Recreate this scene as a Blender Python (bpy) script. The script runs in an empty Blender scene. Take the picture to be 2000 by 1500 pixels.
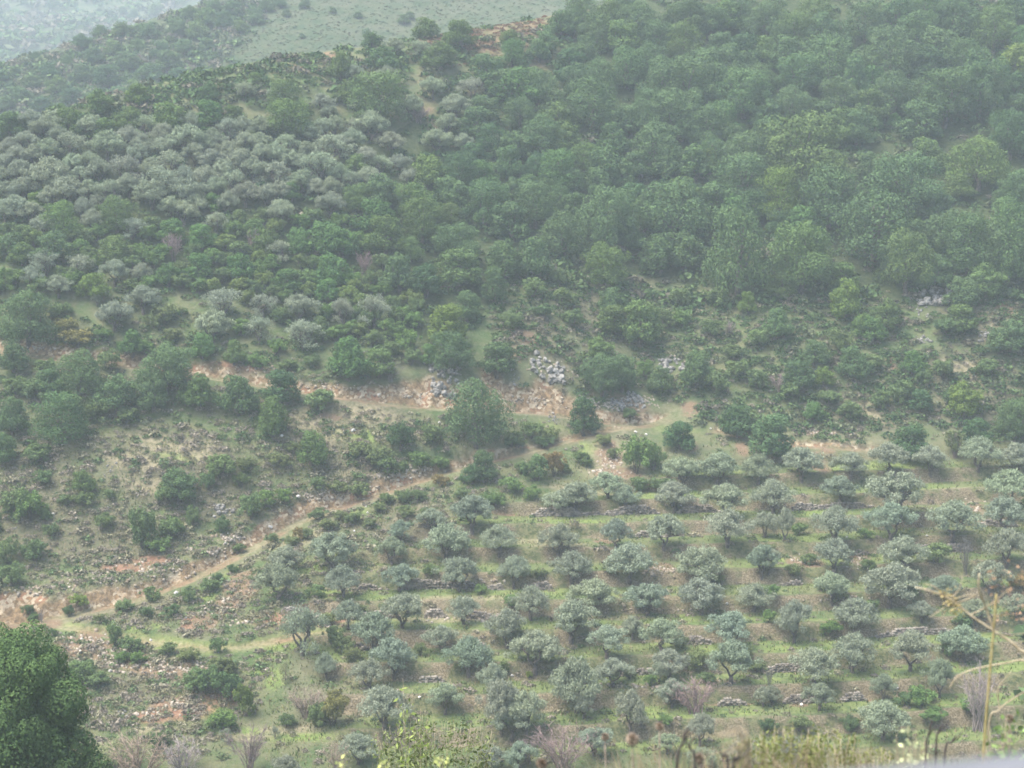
import bpy, math, random
import numpy as np
from mathutils import Vector, Matrix
R = math.radians
scene = bpy.context.scene
COL = scene.collection

# ------------------------------------------------------------------ camera
F = 3172.0                 # focal length in photo pixels (2000 wide)
PITCH = R(8.0)
cam_d = bpy.data.cameras.new("camera"); cam = bpy.data.objects.new("camera", cam_d); COL.objects.link(cam)
cam.location = (0, 0, 0); cam.rotation_euler = (R(90) - PITCH, 0, 0)
cam_d.sensor_width = 36.0; cam_d.lens = 36.0 * F / 2000.0
cam_d.clip_start = 0.1; cam_d.clip_end = 5000
cam_d.dof.use_dof = True; cam_d.dof.focus_distance = 24.0; cam_d.dof.aperture_fstop = 3.4
scene.camera = cam

# ------------------------------------------------------------------ sky and sun
SUN_EL, SUN_AZ = R(64), R(-108)      # azimuth from +Y, clockwise seen from above
world = bpy.data.worlds.new("World"); scene.world = world; world.use_nodes = True
wn = world.node_tree.nodes; wl = world.node_tree.links
sky = wn.new("ShaderNodeTexSky"); sky.sky_type = 'NISHITA'; sky.sun_disc = False
sky.sun_elevation = SUN_EL; sky.sun_rotation = SUN_AZ
sky.dust_density = 2.5; sky.air_density = 1.0; sky.ozone_density = 1.0
bg = wn["Background"]; bg.inputs["Strength"].default_value = 0.14
wl.new(sky.outputs[0], bg.inputs["Color"])
sd = bpy.data.lights.new("sun", 'SUN'); sd.energy = 3.0; sd.angle = R(45); sd.color = (1.0, 0.96, 0.9)
sun = bpy.data.objects.new("sun", sd); COL.objects.link(sun)
sv = Vector((math.sin(SUN_AZ) * math.cos(SUN_EL), math.cos(SUN_AZ) * math.cos(SUN_EL), math.sin(SUN_EL)))
sun.rotation_euler = sv.to_track_quat('Z', 'Y').to_euler()
scene.view_settings.view_transform = 'Standard'; scene.view_settings.look = 'None'
scene.view_settings.gamma = 1.0; scene.view_settings.use_curve_mapping = False
scene.view_settings.exposure = 1.62
scene.render.filter_size = 2.2
cy = scene.cycles
cy.use_denoising = True
cy.max_bounces = 5; cy.diffuse_bounces = 3; cy.glossy_bounces = 1; cy.transmission_bounces = 2
cy.volume_bounces = 1; cy.transparent_max_bounces = 4

# ------------------------------------------------------------------ helpers
def tag(o, label=None, cat=None, group=None, kind=None):
    if label: o["label"] = label
    if cat: o["category"] = cat
    if group: o["group"] = group
    if kind: o["kind"] = kind
    return o

def mk_mesh(name, V, Fc, mat=None, attrs=None, colors=None, smooth=False):
    V = np.asarray(V, np.float32); Fc = np.asarray(Fc, np.int32); k = Fc.shape[1]
    me = bpy.data.meshes.new(name)
    me.vertices.add(len(V)); me.vertices.foreach_set("co", V.ravel())
    me.loops.add(Fc.size); me.loops.foreach_set("vertex_index", Fc.ravel())
    me.polygons.add(len(Fc)); me.polygons.foreach_set("loop_start", np.arange(len(Fc), dtype=np.int32) * k)
    if attrs:
        for n, a in attrs.items():
            at = me.attributes.new(n, 'FLOAT', 'POINT'); at.data.foreach_set("value", np.asarray(a, np.float32).ravel())
    if colors:
        for n, a in colors.items():
            at = me.attributes.new(n, 'FLOAT_COLOR', 'POINT')
            a = np.concatenate([a, np.ones((len(a), 1))], 1) if a.shape[1] == 3 else a
            at.data.foreach_set("color", np.asarray(a, np.float32).ravel())
    me.update(calc_edges=True); me.validate()
    if smooth: me.polygons.foreach_set("use_smooth", np.ones(len(me.polygons), bool))
    if mat: me.materials.append(mat)
    return me

def obj(name, me, parent=None, loc=None):
    o = bpy.data.objects.new(name, me); COL.objects.link(o)
    if parent: o.parent = parent
    if loc is not None: o.location = loc
    return o

def empty(name, loc=(0, 0, 0)):
    o = bpy.data.objects.new(name, None); o.empty_display_size = 0.3; COL.objects.link(o); o.location = loc
    return o

def hash2(ix, iy, seed):
    n = (ix.astype(np.int64) * 374761393 + iy.astype(np.int64) * 668265263 + seed * 1442695041) & 0x7fffffff
    n = (n ^ (n >> 13)) * 1274126177 & 0x7fffffff
    return ((n ^ (n >> 16)) & 0xffff) / 65535.0

def vnoise(x, y, seed=0):
    ix = np.floor(x); iy = np.floor(y); fx = x - ix; fy = y - iy
    fx = fx * fx * (3 - 2 * fx); fy = fy * fy * (3 - 2 * fy)
    a = hash2(ix, iy, seed); b = hash2(ix + 1, iy, seed); c = hash2(ix, iy + 1, seed); d = hash2(ix + 1, iy + 1, seed)
    return (a * (1 - fx) + b * fx) * (1 - fy) + (c * (1 - fx) + d * fx) * fy - 0.5

def fbm(x, y, s, octv=4, seed=0):
    t = 0; a = 1.0; x = x / s; y = y / s
    for i in range(octv):
        t = t + a * vnoise(x, y, seed + i * 17); a *= 0.5; x = x * 2.03 + 5.2; y = y * 2.03 + 1.7
    return t

def sstep(a, b, x):
    t = np.clip((x - a) / (b - a), 0, 1); return t * t * (3 - 2 * t)

def smin(a, b, k):
    h = np.clip(0.5 + 0.5 * (b - a) / k, 0, 1); return b * (1 - h) + a * h - k * h * (1 - h)
def smax(a, b, k): return -smin(-a, -b, k)

# ------------------------------------------------------------------ materials
def new_mat(name):
    m = bpy.data.materials.new(name); m.use_nodes = True
    nt = m.node_tree; nt.nodes.clear()
    out = nt.nodes.new("ShaderNodeOutputMaterial")
    return m, nt, out

def node(nt, t, **kw):
    n = nt.nodes.new(t)
    for k, v in kw.items(): setattr(n, k, v)
    return n

def sock(nt, s, v):
    if isinstance(v, bpy.types.NodeSocket): nt.links.new(v, s)
    else: s.default_value = v if not (isinstance(v, tuple) and len(v) == 3) else (*v, 1)

def mix(nt, f, a, b, mode='MIX'):
    n = node(nt, "ShaderNodeMix", data_type='RGBA', blend_type=mode)
    sock(nt, n.inputs[0], f); sock(nt, n.inputs[6], a); sock(nt, n.inputs[7], b)
    return n.outputs[2]

def mth(nt, op, a, b=0.0, clamp=False):
    n = node(nt, "ShaderNodeMath", operation=op); n.use_clamp = clamp
    sock(nt, n.inputs[0], a); sock(nt, n.inputs[1], b); return n.outputs[0]

def ramp(nt, x, a, b):
    n = node(nt, "ShaderNodeMapRange"); n.interpolation_type = 'SMOOTHSTEP'
    sock(nt, n.inputs[0], x); n.inputs[1].default_value = a; n.inputs[2].default_value = b
    return n.outputs[0]

def noise(nt, vec, scale, detail=3, rough=0.6):
    n = node(nt, "ShaderNodeTexNoise"); nt.links.new(vec, n.inputs["Vector"])
    n.inputs["Scale"].default_value = scale; n.inputs["Detail"].default_value = detail; n.inputs["Roughness"].default_value = rough
    return n.outputs[0]

def leaf_mat(name, dark, light, transl=0.25, use_tint=False):
    """Foliage: colour runs between two leaf tones per leaf, times the tree's own tint (object colour)."""
    m, nt, out = new_mat(name)
    at = node(nt, "ShaderNodeAttribute", attribute_name="tone")
    c = mix(nt, at.outputs["Fac"], dark, light)
    if use_tint:
        t = node(nt, "ShaderNodeAttribute", attribute_name="tint"); c = mix(nt, 1.0, c, t.outputs["Color"], 'MULTIPLY')
    else:
        oi = node(nt, "ShaderNodeObjectInfo"); c = mix(nt, 1.0, c, oi.outputs["Color"], 'MULTIPLY')
    d = node(nt, "ShaderNodeBsdfDiffuse"); sock(nt, d.inputs[0], c)
    if transl > 0:
        t = node(nt, "ShaderNodeBsdfTranslucent"); sock(nt, t.inputs[0], c)
        mx = node(nt, "ShaderNodeMixShader"); mx.inputs[0].default_value = transl
        nt.links.new(d.outputs[0], mx.inputs[1]); nt.links.new(t.outputs[0], mx.inputs[2]); nt.links.new(mx.outputs[0], out.inputs[0])
    else: nt.links.new(d.outputs[0], out.inputs[0])
    return m

def plain_mat(name, a, b, scale=8.0, rough=0.85, bump=0.0, metal=0.0):
    m, nt, out = new_mat(name)
    g = node(nt, "ShaderNodeNewGeometry")
    nz = noise(nt, g.outputs["Position"], scale)
    c = mix(nt, ramp(nt, nz, 0.35, 0.65), a, b)
    p = node(nt, "ShaderNodeBsdfPrincipled"); sock(nt, p.inputs["Base Color"], c); p.inputs["Roughness"].default_value = rough
    p.inputs["Metallic"].default_value = metal
    if bump:
        bp = node(nt, "ShaderNodeBump"); bp.inputs["Strength"].default_value = bump; sock(nt, bp.inputs["Height"], nz)
        nt.links.new(bp.outputs[0], p.inputs["Normal"])
    nt.links.new(p.outputs[0], out.inputs[0])
    return m

M = {}
M['oak'] = leaf_mat('oak leaves', (0.034, 0.066, 0.028), (0.128, 0.194, 0.078), 0.10)
M['olive'] = leaf_mat('olive leaves', (0.135, 0.160, 0.105), (0.275, 0.305, 0.210), 0.15)
M['bush'] = leaf_mat('bush leaves', (0.055, 0.090, 0.036), (0.155, 0.210, 0.080), 0.12)
M['scrub'] = leaf_mat('scrub leaves', (0.45, 0.45, 0.45), (1.15, 1.15, 1.15), 0.1, use_tint=True)
M['twig'] = leaf_mat('bare twigs', (0.13, 0.11, 0.10), (0.27, 0.235, 0.215), 0.0)
M['bark'] = plain_mat('bark', (0.045, 0.036, 0.030), (0.115, 0.095, 0.078), 3.0, 0.95, 0.4)
M['lime'] = plain_mat('limestone', (0.095, 0.088, 0.076), (0.28, 0.265, 0.235), 2.6, 0.9, 0.9)
M['stone'] = plain_mat('wall stone', (0.095, 0.080, 0.064), (0.27, 0.235, 0.19), 1.6, 0.9, 0.4)
M['pale'] = plain_mat('pale stone', (0.34, 0.31, 0.27), (0.60, 0.57, 0.52), 2.0, 0.9, 0.3)
# ------------------------------------------------------------------ terrain: one polar sheet round the viewer
az_f = np.radians(np.linspace(-26, 26, 800))
az_r = np.radians(np.concatenate([np.linspace(26, 60, 60)[1:], np.linspace(60, 179.9, 24)[1:]]))
AZ = np.concatenate([-az_r[::-1], az_f, az_r])
RR = np.concatenate([np.geomspace(0.5, 30, 60)[:-1], np.linspace(30, 118, 70)[:-1], np.linspace(118, 215, 400)[:-1],
                     np.linspace(215, 300, 260)[:-1], np.linspace(300, 480, 170)[:-1], np.linspace(480, 1000, 170)[:-1], np.linspace(1000, 1500, 20)])

def base_h(x, y, wob=True):
    w = fbm(x, y, 38, 3, 3) * 2.2 if wob else 0
    near = np.where(y < 4, -1.7 - 0.05 * np.minimum(y, 4) + np.minimum(25, np.maximum(0, -y - 4) * 0.3), -1.9 - 0.457 * (y - 4))
    near = near + np.minimum(np.abs(x), 200) * 0.0
    yt = y - 0.10 * x * sstep(-30, 20, x)                   # contours run slightly away to the right
    low = -48.6 + 0.31 * (yt - 130) + w * 0.45
    yb = 152 + 29 * sstep(-52, 22, x) + 2.0 * sstep(25, 60, x)
    ex = np.maximum(0, y - yb)
    up = low + 0.35 * ex * sstep(0, 16, ex) + w * 0.8 * sstep(0, 20, ex)
    up = up + 3.0 * np.exp(-((x - 18) / 9) ** 2) * -sstep(0, 15, ex) * sstep(60, 25, ex)     # the gully right of the middle
    crest = 2.0 + 0.27 * (x + 74) - 0.22 * (y - (238 + 0.36 * (x + 74))) + w * 0.7
    crest = smin(crest, 62 + 0 * x, 10)
    h1 = smin(up, crest, 9.0)
    c2 = 14 + 0.50 * (x + 132) - 0.10 * (y - 420) + fbm(x, y, 60, 3, 9) * 5
    f2 = -12 + 0.42 * (y - 300) + fbm(x, y, 45, 3, 21) * 4
    h2 = smin(f2, np.minimum(c2, 85), 10)
    h3 = -35 + 0.30 * (y - 470) + fbm(x, y, 120, 4, 31) * 22
    h3 = smin(h3, 118 + fbm(x, y, 200, 3, 33) * 20, 20)
    far = smax(smax(h1, h2, 3), h3, 6)
    h = smax(near, far, 4.0)
    return np.where(y < 60, near, h)

AA, RG = np.meshgrid(AZ, RR, indexing='ij')
GX = RG * np.sin(AA); GY = RG * np.cos(AA)
H = base_h(GX, GY)

def pix_dir(u, v):
    a = (u - 1000) / F; b = (750 - v) / F
    return np.array([a, math.cos(PITCH) + b * math.sin(PITCH), -math.sin(PITCH) + b * math.cos(PITCH)])

def ground_at_pixel(u, v, rmin=100.0):
    """first point of the terrain along the line of sight of a photo pixel"""
    d = pix_dir(u, v); hz = math.hypot(d[0], d[1]); a = math.atan2(d[0], d[1]); t = d[2] / hz
    i = np.clip(np.searchsorted(AZ, a), 1, len(AZ) - 1); w = (a - AZ[i - 1]) / (AZ[i] - AZ[i - 1])
    col = H[i - 1] * (1 - w) + H[i] * w
    e = col - t * RR; k0 = np.searchsorted(RR, rmin)
    ks = np.nonzero(e[k0:] > 0)[0]
    if len(ks) == 0: k = len(RR) - 1; r = RR[k]
    else:
        k = max(k0 + ks[0], 1); e0, e1 = e[k - 1], e[k]
        r = RR[k - 1] + (RR[k] - RR[k - 1]) * (-e0 / (e1 - e0) if e1 > e0 else 0)
    return np.array([r * math.sin(a), r * math.cos(a), t * r])

def ground_z(x, y):
    a = np.arctan2(x, y); r = np.hypot(x, y)
    i = np.clip(np.searchsorted(AZ, a), 1, len(AZ) - 1); w = (a - AZ[i - 1]) / (AZ[i] - AZ[i - 1])
    j = np.clip(np.searchsorted(RR, r), 1, len(RR) - 1); q = (r - RR[j - 1]) / (RR[j] - RR[j - 1])
    return (H[i - 1, j - 1] * (1 - w) + H[i, j - 1] * w) * (1 - q) + (H[i - 1, j] * (1 - w) + H[i, j] * w) * q

def grid_val(G, x, y):
    a = np.arctan2(x, y); r = np.hypot(x, y); i = np.clip(np.searchsorted(AZ, a), 1, len(AZ) - 1); j = np.clip(np.searchsorted(RR, r), 1, len(RR) - 1)
    w = (a - AZ[i - 1]) / (AZ[i] - AZ[i - 1]); q = (r - RR[j - 1]) / (RR[j] - RR[j - 1])
    return (G[i - 1, j - 1] * (1 - w) + G[i, j - 1] * w) * (1 - q) + (G[i - 1, j] * (1 - w) + G[i, j] * w) * q

def to_pixel(x, y, z):
    f = y * math.cos(PITCH) - z * math.sin(PITCH); up = y * math.sin(PITCH) + z * math.cos(PITCH)
    return 1000 + F * x / f, 750 - F * up / f

def world_poly(pts, step=14):
    P = []
    for (a, b) in zip(pts[:-1], pts[1:]):
        n = max(2, int(math.hypot(b[0] - a[0], b[1] - a[1]) / step))
        for k in range(n): P.append(ground_at_pixel(a[0] + (b[0] - a[0]) * k / n, a[1] + (b[1] - a[1]) * k / n))
    P.append(ground_at_pixel(*pts[-1])); P = np.array(P)
    for _ in range(6): P[1:-1] = 0.25 * P[:-2] + 0.5 * P[1:-1] + 0.25 * P[2:]
    return P

def poly_field(P, x, y):
    """distance to a world polyline, height of its nearest point, position 0..1 along it"""
    best = np.full(x.shape, 1e9); zz = np.zeros(x.shape); ss = np.zeros(x.shape); sg = np.ones(x.shape)
    for k in range(len(P) - 1):
        ax, ay, az_ = P[k]; bx, by, bz = P[k + 1]; dx, dy = bx - ax, by - ay; L = dx * dx + dy * dy + 1e-9
        t = np.clip(((x - ax) * dx + (y - ay) * dy) / L, 0, 1)
        d = np.hypot(x - ax - t * dx, y - ay - t * dy); m = d < best
        best = np.where(m, d, best); zz = np.where(m, az_ + t * (bz - az_), zz); ss = np.where(m, (k + t) / (len(P) - 1), ss)
        cr = dx * (y - ay) - dy * (x - ax); sg = np.where(m, np.sign(cr), sg)
    return best, zz, ss, sg

def inside(P, x, y):
    c = np.zeros(x.shape, bool); n = len(P); j = n - 1
    for i in range(n):
        xi, yi = P[i][:2]; xj, yj = P[j][:2]
        c ^= ((yi > y) != (yj > y)) & (x < (xj - xi) * (y - yi) / (yj - yi + 1e-12) + xi); j = i
    return c

# terraces of the olive grove
SUBI = np.nonzero((AZ > R(-25.9)) & (AZ < R(25.9)))[0]; SJ = np.nonzero((RR > 112) & (RR < 300))[0]
sl = np.s_[SUBI[0]:SUBI[-1] + 1, SJ[0]:SJ[-1] + 1]
X, Y = GX[sl], GY[sl]
orch_px = [(570, 1125), (700, 1062), (900, 985), (1080, 950), (1300, 892), (1500, 880), (2560, 852), (2560, 1500), (640, 1500), (600, 1350), (550, 1240)]
ORCH = np.array([ground_at_pixel(*p) for p in orch_px])
ins = inside(ORCH, X, Y); de, _, _, _ = poly_field(np.vstack([ORCH, ORCH[:1]]), X, Y)
tm = np.where(ins, sstep(0, 3.0, de), 0)
STEP = 1.45
hb = H[sl] + fbm(X, Y, 14, 2, 77) * 0.35
QF = np.full(H.shape, -999.0); QF[sl] = hb / STEP
q = hb / STEP; fl = np.floor(q); fr = q - fl
stepped = STEP * (fl + 0.12 * fr + 0.88 * sstep(0.66, 0.92, fr))
RISER = tm * sstep(0.62, 0.70, fr) * sstep(0.98, 0.90, fr)
TREAD = tm * (1 - sstep(0.58, 0.68, fr))
H[sl] = H[sl] * (1 - tm) + stepped * tm

# tracks cut into the hillside
tracks = {
 'low': dict(p=[(-500, 1300), (-90, 1222), (0, 1194), (130, 1174), (260, 1150), (370, 1116), (450, 1078), (520, 1038), (600, 992), (700, 962), (800, 934), (900, 906), (1000, 888), (1100, 862), (1180, 840), (1260, 830), (1320, 818)], w=0.65, dig=[1.9, 1.9, 1.7, 1.0, 1.1, 0.25, 0.1], cut=1.7),
 'up': dict(p=[(-500, 640), (-90, 672), (0, 682), (130, 695), (250, 706), (430, 732), (600, 760), (760, 780), (870, 790), (1000, 792), (1110, 803), (1200, 818), (1290, 822), (1340, 800)], w=0.7, dig=[0.5, 0.5, 0.7, 0.6, 0.7, 0.9], cut=1.6),
 'path': dict(p=[(-90, 1222), (40, 1214), (110, 1220), (200, 1236), (300, 1254), (400, 1268), (480, 1264), (560, 1246), (640, 1232)], w=0.6, dig=[0.15, 0.15], cut=1.0),
 'right': dict(p=[(1385, 836), (1450, 852), (1560, 868), (1700, 876), (1820, 884)], w=0.8, dig=[0.3, 0.3], cut=1.4)}
CUT = np.zeros(X.shape); ROAD = np.zeros(X.shape); TS = {}
hb0 = H[sl].copy()
for name, t in tracks.items():
    P = world_poly(t['p']); P[:, 2] -= np.interp(np.linspace(0, 1, len(P)), np.linspace(0, 1, len(t['dig'])), t['dig'])
    for _ in range(10): P[1:-1, 2] = 0.25 * P[:-2, 2] + 0.5 * P[1:-1, 2] + 0.25 * P[2:, 2]
    t['P'] = P
    d, z, s, sg = poly_field(P, X, Y)
    rag = 1 + 0.6 * fbm(X, Y, 4, 3, 5)
    endf = sstep(0, 0.04, s) * sstep(1, 0.96, s) if name != 'path' else 1.0
    up = z + np.maximum(0, d - t['w']) * t['cut'] * rag
    dn = z - np.maximum(0, d - t['w']) * 0.75
    cur = H[sl]
    new = np.where(sg > 0, np.minimum(cur, up), np.where(d < t['w'] + 5, np.maximum(np.minimum(cur, z + 0.05), dn), cur))
    new = np.where(d < t['w'], z, new)
    new = np.where(d < 9, cur * (1 - endf) + new * endf, cur)
    c = sstep(0.12, 0.5, cur - new) * (d > t['w'] * 0.95) * (sg > 0) * (d < 9)
    CUT = np.maximum(CUT, c); TS[name] = (d, s, sg)
    ROAD = np.maximum(ROAD, sstep(t['w'] + 0.4, t['w'] - 0.3, d) * endf)
    H[sl] = new
H[sl] += CUT * (fbm(X, Y, 1.3, 3, 8) * 0.8) + (1 - ROAD) * fbm(X, Y, 2.2, 3, 12) * 0.14

# patches of ground cover (centre u, v, half width, half height in photo pixels), laid on the land itself
def patch(lst, soft=0.5):
    m = np.zeros(X.shape)
    for (u, v, a, b) in lst:
        c = ground_at_pixel(u, v); n1 = ground_at_pixel(u, v + b); n2 = ground_at_pixel(u, v - b)
        rx = a / F * np.linalg.norm(c); ry = max(0.3, 0.5 * np.hypot(*(n2 - n1)[:2])); cy_ = 0.5 * (n1[1] + n2[1])
        d = np.sqrt(((X - c[0]) / rx) ** 2 + ((Y - cy_) / ry) ** 2) + fbm(X, Y, 3, 3, 44) * 0.5
        m = np.maximum(m, sstep(1 + soft * 0.5, 1 - soft * 0.5, d))
    return m
rock_l = [(1190, 895, 30, 22), (1200, 925, 45, 14), (1190, 868, 14, 14), (470, 1150, 30, 30), (440, 1185, 22, 18), (400, 1215, 22, 16),
          (170, 1260, 60, 22), (240, 1285, 50, 22), (330, 1305, 70, 20), (60, 1225, 50, 14), (350, 1375, 30, 10), (1220, 785, 40, 14), (1350, 870, 16, 16),
          (1450, 880, 12, 16), (1600, 847, 30, 5), (1290, 1110, 26, 13), (1180, 1045, 24, 16), (1600, 905, 20, 20), (1620, 880, 16, 12), (1890, 990, 40, 12),
          (1000, 690, 25, 14), (1030, 660, 30, 12), (1305, 618, 12, 6), (1740, 715, 10, 22), (1740, 690, 14, 6), (1680, 1090, 22, 18), (1575, 1100, 30, 14),
          (690, 842, 22, 6), (640, 812, 30, 6), (680, 985, 14, 14), (1560, 1375, 20, 6), (1700, 1365, 10, 8), (1310, 1190, 24, 10), (1350, 800, 20, 14), (1960, 600, 16, 12), (1300,1175,12,16)]
red_l = [(360, 1385, 60, 22), (430, 1365, 50, 16), (280, 1402, 60, 12), (530, 1210, 50, 14), (370, 1215, 14, 18), (80, 680, 40, 8), (470, 718, 60, 6),
         (1000, 45, 100, 26), (920, 85, 60, 18), (850, 75, 30, 12), (1070, 15, 60, 12), (300, 1095, 40, 8), (240, 1110, 40, 8), (1400, 1330, 40, 3), (1430, 1372, 70, 4), (640, 110, 14, 8),
          (1350, 1085, 40, 5), (600, 1185, 40, 8), (640, 1212, 40, 6), (980, 1000, 40, 3), (380, 745, 20, 14), (500, 145, 10, 8), (590,130,18,10)]
tan_l = [(1190, 890, 40, 38), (1195, 925, 62, 20), (1190, 900, 36, 34), (760, 1110, 60, 6), (900, 1172, 120, 9), (1300, 1180, 80, 7), (900, 1210, 130, 7), (640, 1222, 50, 7), (1250, 1345, 90, 9), (1480, 1170, 60, 6),
         (1040, 1325, 60, 5), (100, 1195, 60, 8), (30, 1230, 60, 8), (1630, 865, 70, 8), (1700, 930, 60, 5), (1280, 945, 40, 12), (1900, 965, 80, 14),
         (620, 840, 60, 30), (720, 810, 60, 20), (340, 875, 80, 18), (270, 900, 60, 16), (300, 950, 50, 14), (1700, 805, 60, 20), (1900, 730, 60, 30), (1960, 620, 40, 20),
         (1120, 790, 60, 10), (470, 1440, 60, 7), (300, 1425, 70, 8), (560, 1425, 60, 8), (1140, 960, 80, 6), (600, 1050, 60, 14), (1500, 1350, 40, 5), (1090, 1070, 60, 10),
         (1050, 1050, 50, 14), (1200, 1205, 90, 5), (960, 1260, 40, 5), (700, 930, 60, 20)]
green_l = [(1130, 875, 50, 14), (1320, 840, 40, 8), (460, 1090, 30, 24), (430, 1125, 26, 20), (400, 1160, 24, 14), (560, 1262, 60, 9), (520, 1300, 34, 26), (540, 1330, 22, 20),
           (600, 1440, 70, 9), (660, 1275, 40, 7), (480, 1430, 40, 10), (1540, 1325, 45, 7), (1480, 1325, 50, 7), (1300, 1205, 110, 7), (1340, 1128, 60, 7), (1840, 1105, 24, 9),
           (1540, 1125, 60, 7), (1300, 1402, 60, 8), (1440, 1392, 60, 8), (1600, 1372, 60, 7), (700, 1090, 60, 8), (620, 1110, 50, 8), (1270, 1075, 50, 8), (1560, 1003, 60, 7), (1700, 1055, 90, 7),
           (1850, 925, 60, 6), (1120, 1020, 100, 5), (750, 960, 40, 18), (690, 1000, 40, 14), (900, 930, 60, 10), (560, 1040, 40, 8), (820, 1320, 50, 8), (1000, 1310, 50, 6), (900, 1265, 50, 6),
           (1750, 1270, 60, 6), (1790, 1305, 70, 6), (1900, 1300, 60, 6), (1620, 1385, 50, 6), (420, 1392, 40, 10), (320, 1010, 30, 10), (660, 1320, 40, 10), (1820, 250, 60, 12), (1130, 1215, 60, 5), (340, 890, 40, 8),
           (250, 1225, 60, 8), (1070, 835, 50, 10), (950, 1180, 40, 5), (1500, 990, 30, 5), (1420, 995, 40, 5), (700, 850, 60, 14), (1900, 1240, 80, 8), (1650, 1240, 60, 8)]
heath_l = [(330, 900, 140, 60), (400, 960, 160, 50), (650, 880, 120, 60), (200, 1050, 150, 60), (330, 1345, 150, 40), (760, 1010, 120, 50), (1900, 770, 110, 70), (1650, 810, 110, 40),
           (1060, 680, 60, 60), (60, 950, 80, 120), (680, 800, 110, 40), (250, 1200, 100, 20), (1900, 620, 60, 60), (700, 1370, 100, 40), (1850, 1010, 120, 40), (1180, 610, 60, 60)]
ROCK, RED, TAN, GREEN, HEATH = patch(rock_l), patch(red_l, 0.8), patch(tan_l, 0.9), patch(green_l, 0.9), patch(heath_l, 0.6)
d, s, sg = TS['low']
rn_ = np.clip(0.5 + 1.3 * fbm(X, Y, 2.6, 3, 66), 0, 1); TAN = np.maximum(TAN * 0.9, ROAD * (0.25 + 0.6 * rn_)); TAN = np.maximum(TAN, 0.5 * sstep(4, 1, d) * rn_); RED = np.maximum(RED, 0.7 * ROAD * (1 - rn_))
GREEN = np.maximum(GREEN, TREAD * (0.6 + 0.9 * fbm(X, Y, 9, 3, 91))); GREEN = np.clip(GREEN * (1 - ROCK) * (1 - CUT), 0, 1)
GREEN = np.maximum(GREEN, sstep(1.6, 0.5, TS['path'][0]) * (0.8 + fbm(X, Y, 3, 2, 14)))
GREEN = np.clip(GREEN * (1 - sstep(2.6, 1.2, d) * (s < 0.9)), 0, 1)
cutn = fbm(X, Y, 9, 2, 55)
RED = RED * (1 - CUT) * np.where(Y > 235, 0.75, 1.0)
RISERB = RISER
CUTF = None
def full(a):
    o = np.zeros(H.shape, np.float32); o[sl] = a; return o
CUTF = full(CUT); RISEF = full(RISER)
nA, nR = H.shape
V = np.stack([GX, GY, H], -1).reshape(-1, 3)
i, j = np.meshgrid(np.arange(nA - 1), np.arange(nR - 1), indexing='ij')
Fq = np.stack([i * nR + j, i * nR + j + 1, (i + 1) * nR + j + 1, (i + 1) * nR + j], -1).reshape(-1, 4)

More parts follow.
